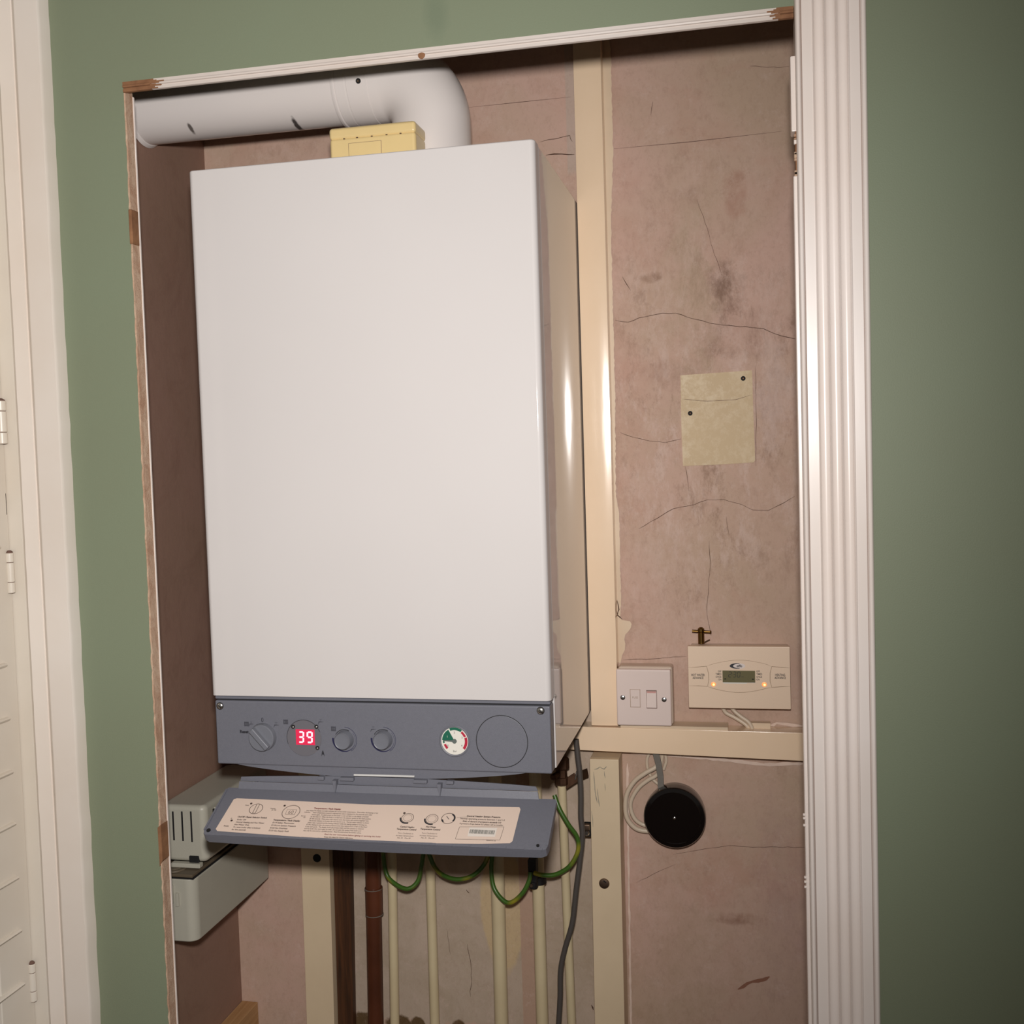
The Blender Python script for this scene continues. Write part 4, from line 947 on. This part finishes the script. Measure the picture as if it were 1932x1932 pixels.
# ------------------------------------------------------------------ fused switch
fs = thing('fused_switch', 'white square fused switch plate with two screws on the rail', 'switch', (0.522, 0.325, -0.062))
b = B('box_side'); b.box(0.4835, 0.5625, 0.3140, YW - 0.0016, -0.1045, -0.0190, 'box_side', 0.004, 4); b.obj('mount_box', fs)
b = B('plate'); b.box(0.4815, 0.5605, 0.3035, 0.3140, -0.1040, -0.0215, 'plate', 0.0022, 3)
fp_ = b.obj('face_plate', fs)
def rect_on(px0, py0, px1, py1, Y): a_ = atY(px0, py0, Y); c_ = atY(px1, py1, Y); return a_.x, c_.x, c_.z, a_.z
x0_, x1_, z0_, z1_ = rect_on(1189, 1301, 1208, 1334, 0.3035)
q = B('plate', 'prog_line', 'pencil'); q.box(x0_ - .0005, x1_ + .0005, 0.3033, 0.3045, z0_ - .0005, z1_ + .0005, 'prog_line'); q.box(x0_, x1_, 0.3028, 0.3045, z0_, z1_, 'plate', 0.0005, 1)
q.text('FUSE', 0.0040, ((x0_ + x1_) / 2, 0.3026, (z0_ + z1_) / 2), X_, Z_, 'prog_line', 'C'); q.obj('fuse_carrier', fs)
x0_, x1_, z0_, z1_ = rect_on(1220, 1303, 1239, 1336, 0.3035)
q = B('plate', 'pencil', 'g_red'); q.box(x0_ - .0006, x1_ + .0006, 0.3032, 0.3045, z0_ - .0006, z1_ + .0006, 'pencil')
q.prism([(0.3040, z0_), (0.3005, z0_ + 0.001), (0.3025, z1_ - 0.001), (0.3040, z1_)], x0_, x1_, 'plate', plane='YZ')
M['pinkish'] = mat('rocker_red', (204, 150, 142), 0.4); q.box(x0_ + .0005, x1_ - .0005, 0.3020, 0.3030, z1_ - 0.003, z1_ - 0.0008, 'pinkish'); q.obj('rocker', fs)
for px, py in ((1175, 1316), (1253, 1320)):
    c = atY(px, py, 0.3035); q = B('chrome', 'blk'); q.lathe(c, (0, -1, 0), [(0.0035, -0.001), (0.0035, 0.0004)], 'blk', 20); q.lathe(c, (0, -1, 0), [(0.0030, 0), (0.0028, 0.0010), (0.0012, 0.0016)], 'chrome', 20); q.obj('screw', fs)

# ------------------------------------------------------------------ heating programmer
pg = thing('heating_controller', 'cream rectangular heating controller with small display and two amber lights', 'heating controller', (0.656, 0.33, -0.034))
PX0, PX1, PZ0, PZ1, PF = 0.5848, 0.7285, -0.0790, 0.0110, 0.3150
b = B('box_side'); b.box(PX0 + 0.004, PX1 - 0.002, 0.326, YW - 0.0003, PZ0 + 0.004, PZ1 - 0.001, 'box_side', 0.001, 1); b.obj('back_plate', pg)
b = B('prog', 'prog_line', 'print_dark', 'logo_white')
b.box(PX0, PX1, PF, 0.3265, PZ0, PZ1, 'prog', 0.0012, 2)
def pc(px, py, d=0.0003): return atY(px, py, PF - d)
def pline(pp, w_=0.0006, m='prog_line', d=0.0003): b.ribbon([(pc(x, y).x, pc(x, y).z) for x, y in pp], w_, PF - d, m)
pline([(1298, 1259), (1315, 1258.5), (1333, 1257), (1337, 1271), (1337.5, 1283), (1335, 1295), (1318, 1294), (1300, 1294)], 0.0008)
pline([(1491, 1260), (1475, 1259), (1456, 1257.5), (1453, 1270), (1453, 1285), (1456, 1297), (1475, 1295.5), (1492, 1295)], 0.0008)
top_ = [(1333, 1257)] + [(1333 + 123 * k / 14, 1256 - 10.5 * math.sin(PI * k / 14)) for k in range(1, 14)] + [(1456, 1258)]
bot_ = [(1335, 1295)] + [(1335 + 121 * k / 14, 1296 + 10.5 * math.sin(PI * k / 14)) for k in range(1, 14)] + [(1456, 1297)]
pline(top_, 0.0004); pline(bot_, 0.0006)
for tx, px, py in (('HOT WATER', 1317, 1275.5), ('ADVANCE', 1317, 1281), ('HEATING', 1472, 1275.5), ('ADVANCE', 1472, 1281)): b.text(tx, 0.0046, pc(px, py), X_, Z_, 'print_dark', 'C', 0.72, 0.02)
for i, tx in enumerate(('OFF', 'TIMED', 'ONCE', 'ON')):
    b.text(tx, 0.0040, pc(1361, 1268.5 + i * 5.1), X_, Z_, 'print_dark', 'R', 0.72, 0.01); b.text(tx, 0.0040, pc(1427, 1268.5 + i * 5.1), X_, Z_, 'print_dark', 'L', 0.72, 0.01)
lc = pc(1391, 1256.5, 0.0002)
t = bmesh.new(); E_ = lambda a_, rx, rz, dx=0: (lc.x + dx + rx * math.cos(a_), lc.z + rz * math.sin(a_))
b.face([(E_(2 * PI * k / 40, 0.0110, 0.0042, 0.0002)[0], lc.y, E_(2 * PI * k / 40, 0.0110, 0.0042, 0.0002)[1]) for k in range(40)], 'logo_white')
b.face([(E_(a_, 0.0106, 0.0040)[0], lc.y - 0.0001, E_(a_, 0.0106, 0.0040)[1]) for a_ in [rd(75) + rd(210) * k / 30 for k in range(31)]] + [(E_(a_, 0.0080, 0.0031, 0.0022)[0], lc.y - 0.0001, E_(a_, 0.0080, 0.0031, 0.0022)[1]) for a_ in [rd(280) - rd(200) * k / 30 for k in range(31)]], 'print_dark')
b.text('eiffo', 0.0052, (lc.x + 0.0030, lc.y - 0.0002, lc.z - 0.0016), X_, Z_, 'print_dark', 'C', 0.85, 0.03)
cov = b.obj('front_cover', pg)
q = B('lcd', 'lcd_seg', 'prog'); a_ = pc(1363, 1265); c_ = pc(1425, 1288)
q.box(a_.x - .0006, c_.x + .0006, PF - 0.0008, PF + 0.001, c_.z - .0006, c_.z, 'logo_white'); q.box(a_.x, c_.x, PF - 0.0005, PF + 0.001, c_.z, a_.z, 'lcd')
W2 = c_.x - a_.x; H2 = a_.z - c_.z
for ch_, f in (('2', 0.17), ('3', 0.31), ('0', 0.44)): seg7(q, ch_, a_.x + W2 * f, c_.z + H2 * 0.42, W2 * 0.10, H2 * 0.50, 0.0010, PF - 0.0006, 'lcd_seg', 0.1)
q.box(a_.x + W2 * 0.285, a_.x + W2 * 0.298, PF - 0.0007, PF - 0.0004, c_.z + H2 * 0.55, c_.z + H2 * 0.60, 'lcd_seg'); q.box(a_.x + W2 * 0.288, a_.x + W2 * 0.301, PF - 0.0007, PF - 0.0004, c_.z + H2 * 0.72, c_.z + H2 * 0.77, 'lcd_seg')
q.text('PM', 0.0026, (a_.x + W2 * 0.58, PF - 0.0006, c_.z + H2 * 0.42), X_, Z_, 'lcd_seg', 'L')
q.box(a_.x + 0.001, a_.x + W2 * 0.74, PF - 0.0009, PF + 0.001, c_.z - 0.0016, c_.z, 'white_face')  # bright reflection under the display, painted as a white strip
for f in (0.08, 0.93): q.box(a_.x + W2 * f - 0.0012, a_.x + W2 * f + 0.0012, PF - 0.0007, PF - 0.0004, c_.z + H2 * 0.25, c_.z + H2 * 0.33, 'blk')
q.obj('display', pg)
for px, py in ((1346, 1291), (1442, 1291.5)):
    c = pc(px, py); q = B('amber', 'amber_core'); q.lathe((c.x, PF + 0.0005, c.z), (0, -1, 0), [(0.0036, 0), (0.0034, 0.0006), (0.0016, 0.0012)], 'amber', 20); q.lathe((c.x + 0.0004, PF - 0.0009, c.z - 0.0004), (0, -1, 0), [(0.0017, 0), (0.0010, 0.0006)], 'amber_core', 16); q.obj('indicator_light', pg)

CG = 'pale cables below the controller'
q = wire(((1378, 1330), (1385, 1341), (1398, 1352), (1412, 1362), (1419, 1374), (1420, 1385)), 0, 0.0030, 'cable_w', ys=(.335, .335, .333, .331, .330, .330)); solo(q, 'cable', 'lower pale cable curving from the controller to the rail', 'cable', atY(1398, 1352, .333), CG)
q = wire(((1362, 1330), (1369, 1344), (1385, 1353), (1403, 1364), (1411, 1372), (1413, 1385)), 0, 0.0030, 'cable_w', ys=(.338, .338, .337, .335, .334, .334)); solo(q, 'cable', 'outer pale cable bowing left below the controller', 'cable', atY(1385, 1353, .337), CG)

# brass tee key standing behind the controller
tk = thing('stop_tap', 'small dark brass tap with a tee handle above the controller', 'tap', (0.6052, 0.330, 0.010))
p = atY(1323, 1205, 0.330)
q = B('brass'); q.lathe((p.x, 0.330, 0.0125), (0, 0, 1), [(0.0046, 0), (0.0046, 0.016), (0.0040, 0.0165), (0.0040, 0.019)], 'brass', 24); q.lathe((p.x, 0.3295, 0.028), (0, 0, 1), [(0.0030, 0), (0.0048, 0.002), (0.0048, 0.006), (0.0020, 0.0085)], 'brass', 20); q.obj('stem', tk)
q = B('brass'); l_ = atY(1306, 1190.5, 0.330); r_ = atY(1341, 1192.5, 0.330); q.tube([l_, r_], 0.0021, 'brass', 14); q.lathe(r_ - Vector((0.001, 0, 0)), (1, 0, 0), [(0.0021, 0), (0.0026, 0.0006), (0.0020, 0.002)], 'brass', 14); q.obj('tee_handle', tk)
q = B('dullsteel'); q.tube([atY(1326, 1214, 0.336), atY(1333, 1210, 0.334), atY(1339, 1207, 0.332)], 0.0009, 'dullsteel', 8); q.obj('wire_tail', tk)

# ------------------------------------------------------------------ round black junction box
kb = thing('round_junction_box', 'round black junction box on pink plaster below the rail', 'junction box', (0.5605, 0.33, -0.2405))
cx, cz = 0.5608, -0.2408
b = B('black'); b.lathe((cx, YW - 0.0003, cz), (0, -1, 0), [(0.0425, 0), (0.0435, 0.016)], 'black', 64); b.obj('base', kb)
b = B('black'); b.lathe((cx, YW - 0.0165, cz), (0, -1, 0), [(0.0440, 0), (0.0450, 0.001), (0.0450, 0.0165), (0.0436, 0.0185), (0.0380, 0.0188), (0.0375, 0.0184)], 'black', 64); b.obj('lid', kb)
q = B('chrome'); q.lathe((cx, YW - 0.0350, cz), (0, -1, 0), [(0.0022, -0.001), (0.0020, 0.0008), (0.0008, 0.0014)], 'chrome', 16); q.obj('screw', kb)
JG = 'cables at the round black box'
q = wire(((1243, 1420), (1240, 1444), (1218, 1458), (1198, 1473), (1184, 1495), (1180, 1520), (1184, 1545), (1200, 1563), (1222, 1568), (1240, 1567)), 0, 0.0036, 'cable_w', ys=(.336, .332, .330, .330, .330, .330, .330, .331, .333, .335)); solo(q, 'cable', 'outermost pale cable loop left of the round black box', 'cable', atY(1180, 1520, .33), JG)
q = wire(((1250, 1420), (1242, 1458), (1222, 1472), (1205, 1486), (1192, 1507), (1190, 1525), (1198, 1545), (1214, 1556), (1238, 1560)), 0, 0.0032, 'cable_w', ys=(.339, .337, .337, .337, .337, .337, .337, .338, .338)); solo(q, 'cable', 'inner pale cable loop left of the round black box', 'cable', atY(1192, 1507, .337), JG)
q = wire(((1226, 1420), (1221, 1432), (1222, 1450), (1230, 1468), (1243, 1480)), 0.341, 0.0024, 'cable_w'); solo(q, 'cable', 'short thin pale cable against the plaster above the black box', 'cable', atY(1222, 1450, .341), JG)
q = wire(((1254, 1420), (1257, 1435), (1252, 1452)), 0.340, 0.0024, 'cable_w'); solo(q, 'cable', 'short pale cable end right of the flat grey flex', 'cable', atY(1257, 1435, .340), JG)
q = B('cable_g'); pts = [atY(x, y, 0.326) for x, y in ((1236, 1418), (1242, 1440), (1246, 1465), (1247, 1492))]
for a_, c_ in zip(pts, pts[1:]): strap(q, a_, c_ + (c_ - a_) * 0.04, 0.0045, 0.004, 'cable_g')
solo(q, 'cable', 'flat dark grey flex dropping from the rail into the black box', 'cable', pts[1], JG)

# ------------------------------------------------------------------ condensate pump on the left wall
cp = thing('condensate_pump', 'grey plastic pump with vent slots on the left side wall under the boiler', 'pump', (-0.118, 0.21, -0.368))
b = B('pump'); px0, px1 = XL + 0.0008, -0.0870
def rbox(bb, x0, x1, y0, y1, z0, z1, r, m, rz=0.003):
    t = bmesh.new(); bmesh.ops.create_cube(t, size=1)
    for v in t.verts: v.co = Vector(((x0 + x1) / 2 + v.co.x * (x1 - x0), (y0 + y1) / 2 + v.co.y * (y1 - y0), (z0 + z1) / 2 + v.co.z * (z1 - z0)))
    ve = [e for e in t.edges if abs(e.verts[0].co.z - e.verts[1].co.z) > 0.01]
    bmesh.ops.bevel(t, geom=ve, offset=r, segments=6, profile=0.5, affect='EDGES')
    he = [e for e in t.edges if abs(e.verts[0].co.z - e.verts[1].co.z) < 1e-5]
    bmesh.ops.bevel(t, geom=he, offset=rz, segments=3, profile=0.5, affect='EDGES'); bb.merge(t, m)
rbox(b, px0, px1, 0.090, 0.336, -0.3690, -0.2800, 0.014, 'pump', 0.002)
b.box(-0.1430, -0.1270, 0.0870, 0.092, -0.3000, -0.2850, 'pump', 0.001, 2); b.box(-0.1240, -0.1180, 0.0870, 0.092, -0.3140, -0.2880, 'pump', 0.001, 2); b.box(-0.1150, -0.1100, 0.0865, 0.092, -0.3180, -0.2990, 'pump', 0.001, 2)
b.obj('tank', cp)
b = B('pump_lid', 'blk'); rbox(b, px0, px1 - 0.001, 0.0905, 0.335, -0.2800, -0.2785, 0.014, 'blk', 0.0003); rbox(b, px0, px1 - 0.003, 0.0925, 0.333, -0.2785, -0.2740, 0.013, 'pump_lid', 0.001)
b.lathe((-0.128, 0.112, -0.2740), (0, 0, 1), [(0.017, 0), (0.016, 0.0015), (0.010, 0.0012), (0.009, 0.0022)], 'pump_lid', 32)
b.obj('tank_lid', cp)
b = B('pump', 'blk'); cy0 = 0.117; cx1 = -0.0800; cz0, cz1 = -0.2660, -0.1850
rbox(b, px0, cx1, cy0, 0.325, cz0, cz1, 0.010, 'pump', 0.007)
for px in (327, 344, 361):
    a_ = atY(px - 2.8, 1531, cy0 - 0.0004); c_ = atY(px + 2.8, 1587 + (px - 344) * .1, cy0 - 0.0004); b.box(a_.x, c_.x, cy0 - 0.0004, cy0 + 0.004, c_.z, a_.z, 'blk')
for k in range(9):
    y = cy0 + 0.022 + 0.018 * k; b.box(cx1 - 0.003, cx1 + 0.0004, y, y + 0.006, -0.235, -0.196, 'blk'); b.box(cx1 - 0.002, cx1 + 0.0022, y + 0.005, y + 0.0080, -0.236, -0.195, 'pump', 0.0008, 1)
b.obj('motor_cover', cp)
b = B('blk', 'pump'); a_ = atY(356, 1615, cy0 - 0.002); c_ = atY(375, 1629, cy0 - 0.002); b.box(a_.x, c_.x, cy0 - 0.002, cy0 + 0.004, c_.z, a_.z, 'blk', 0.001, 1)
a_ = atY(322, 1628, cy0 - 0.006); c_ = atY(377, 1639, cy0 - 0.006); b.box(a_.x, c_.x, cy0 - 0.006, cy0 + 0.004, c_.z, a_.z, 'pump', 0.001, 2)
b.obj('latch', cp)
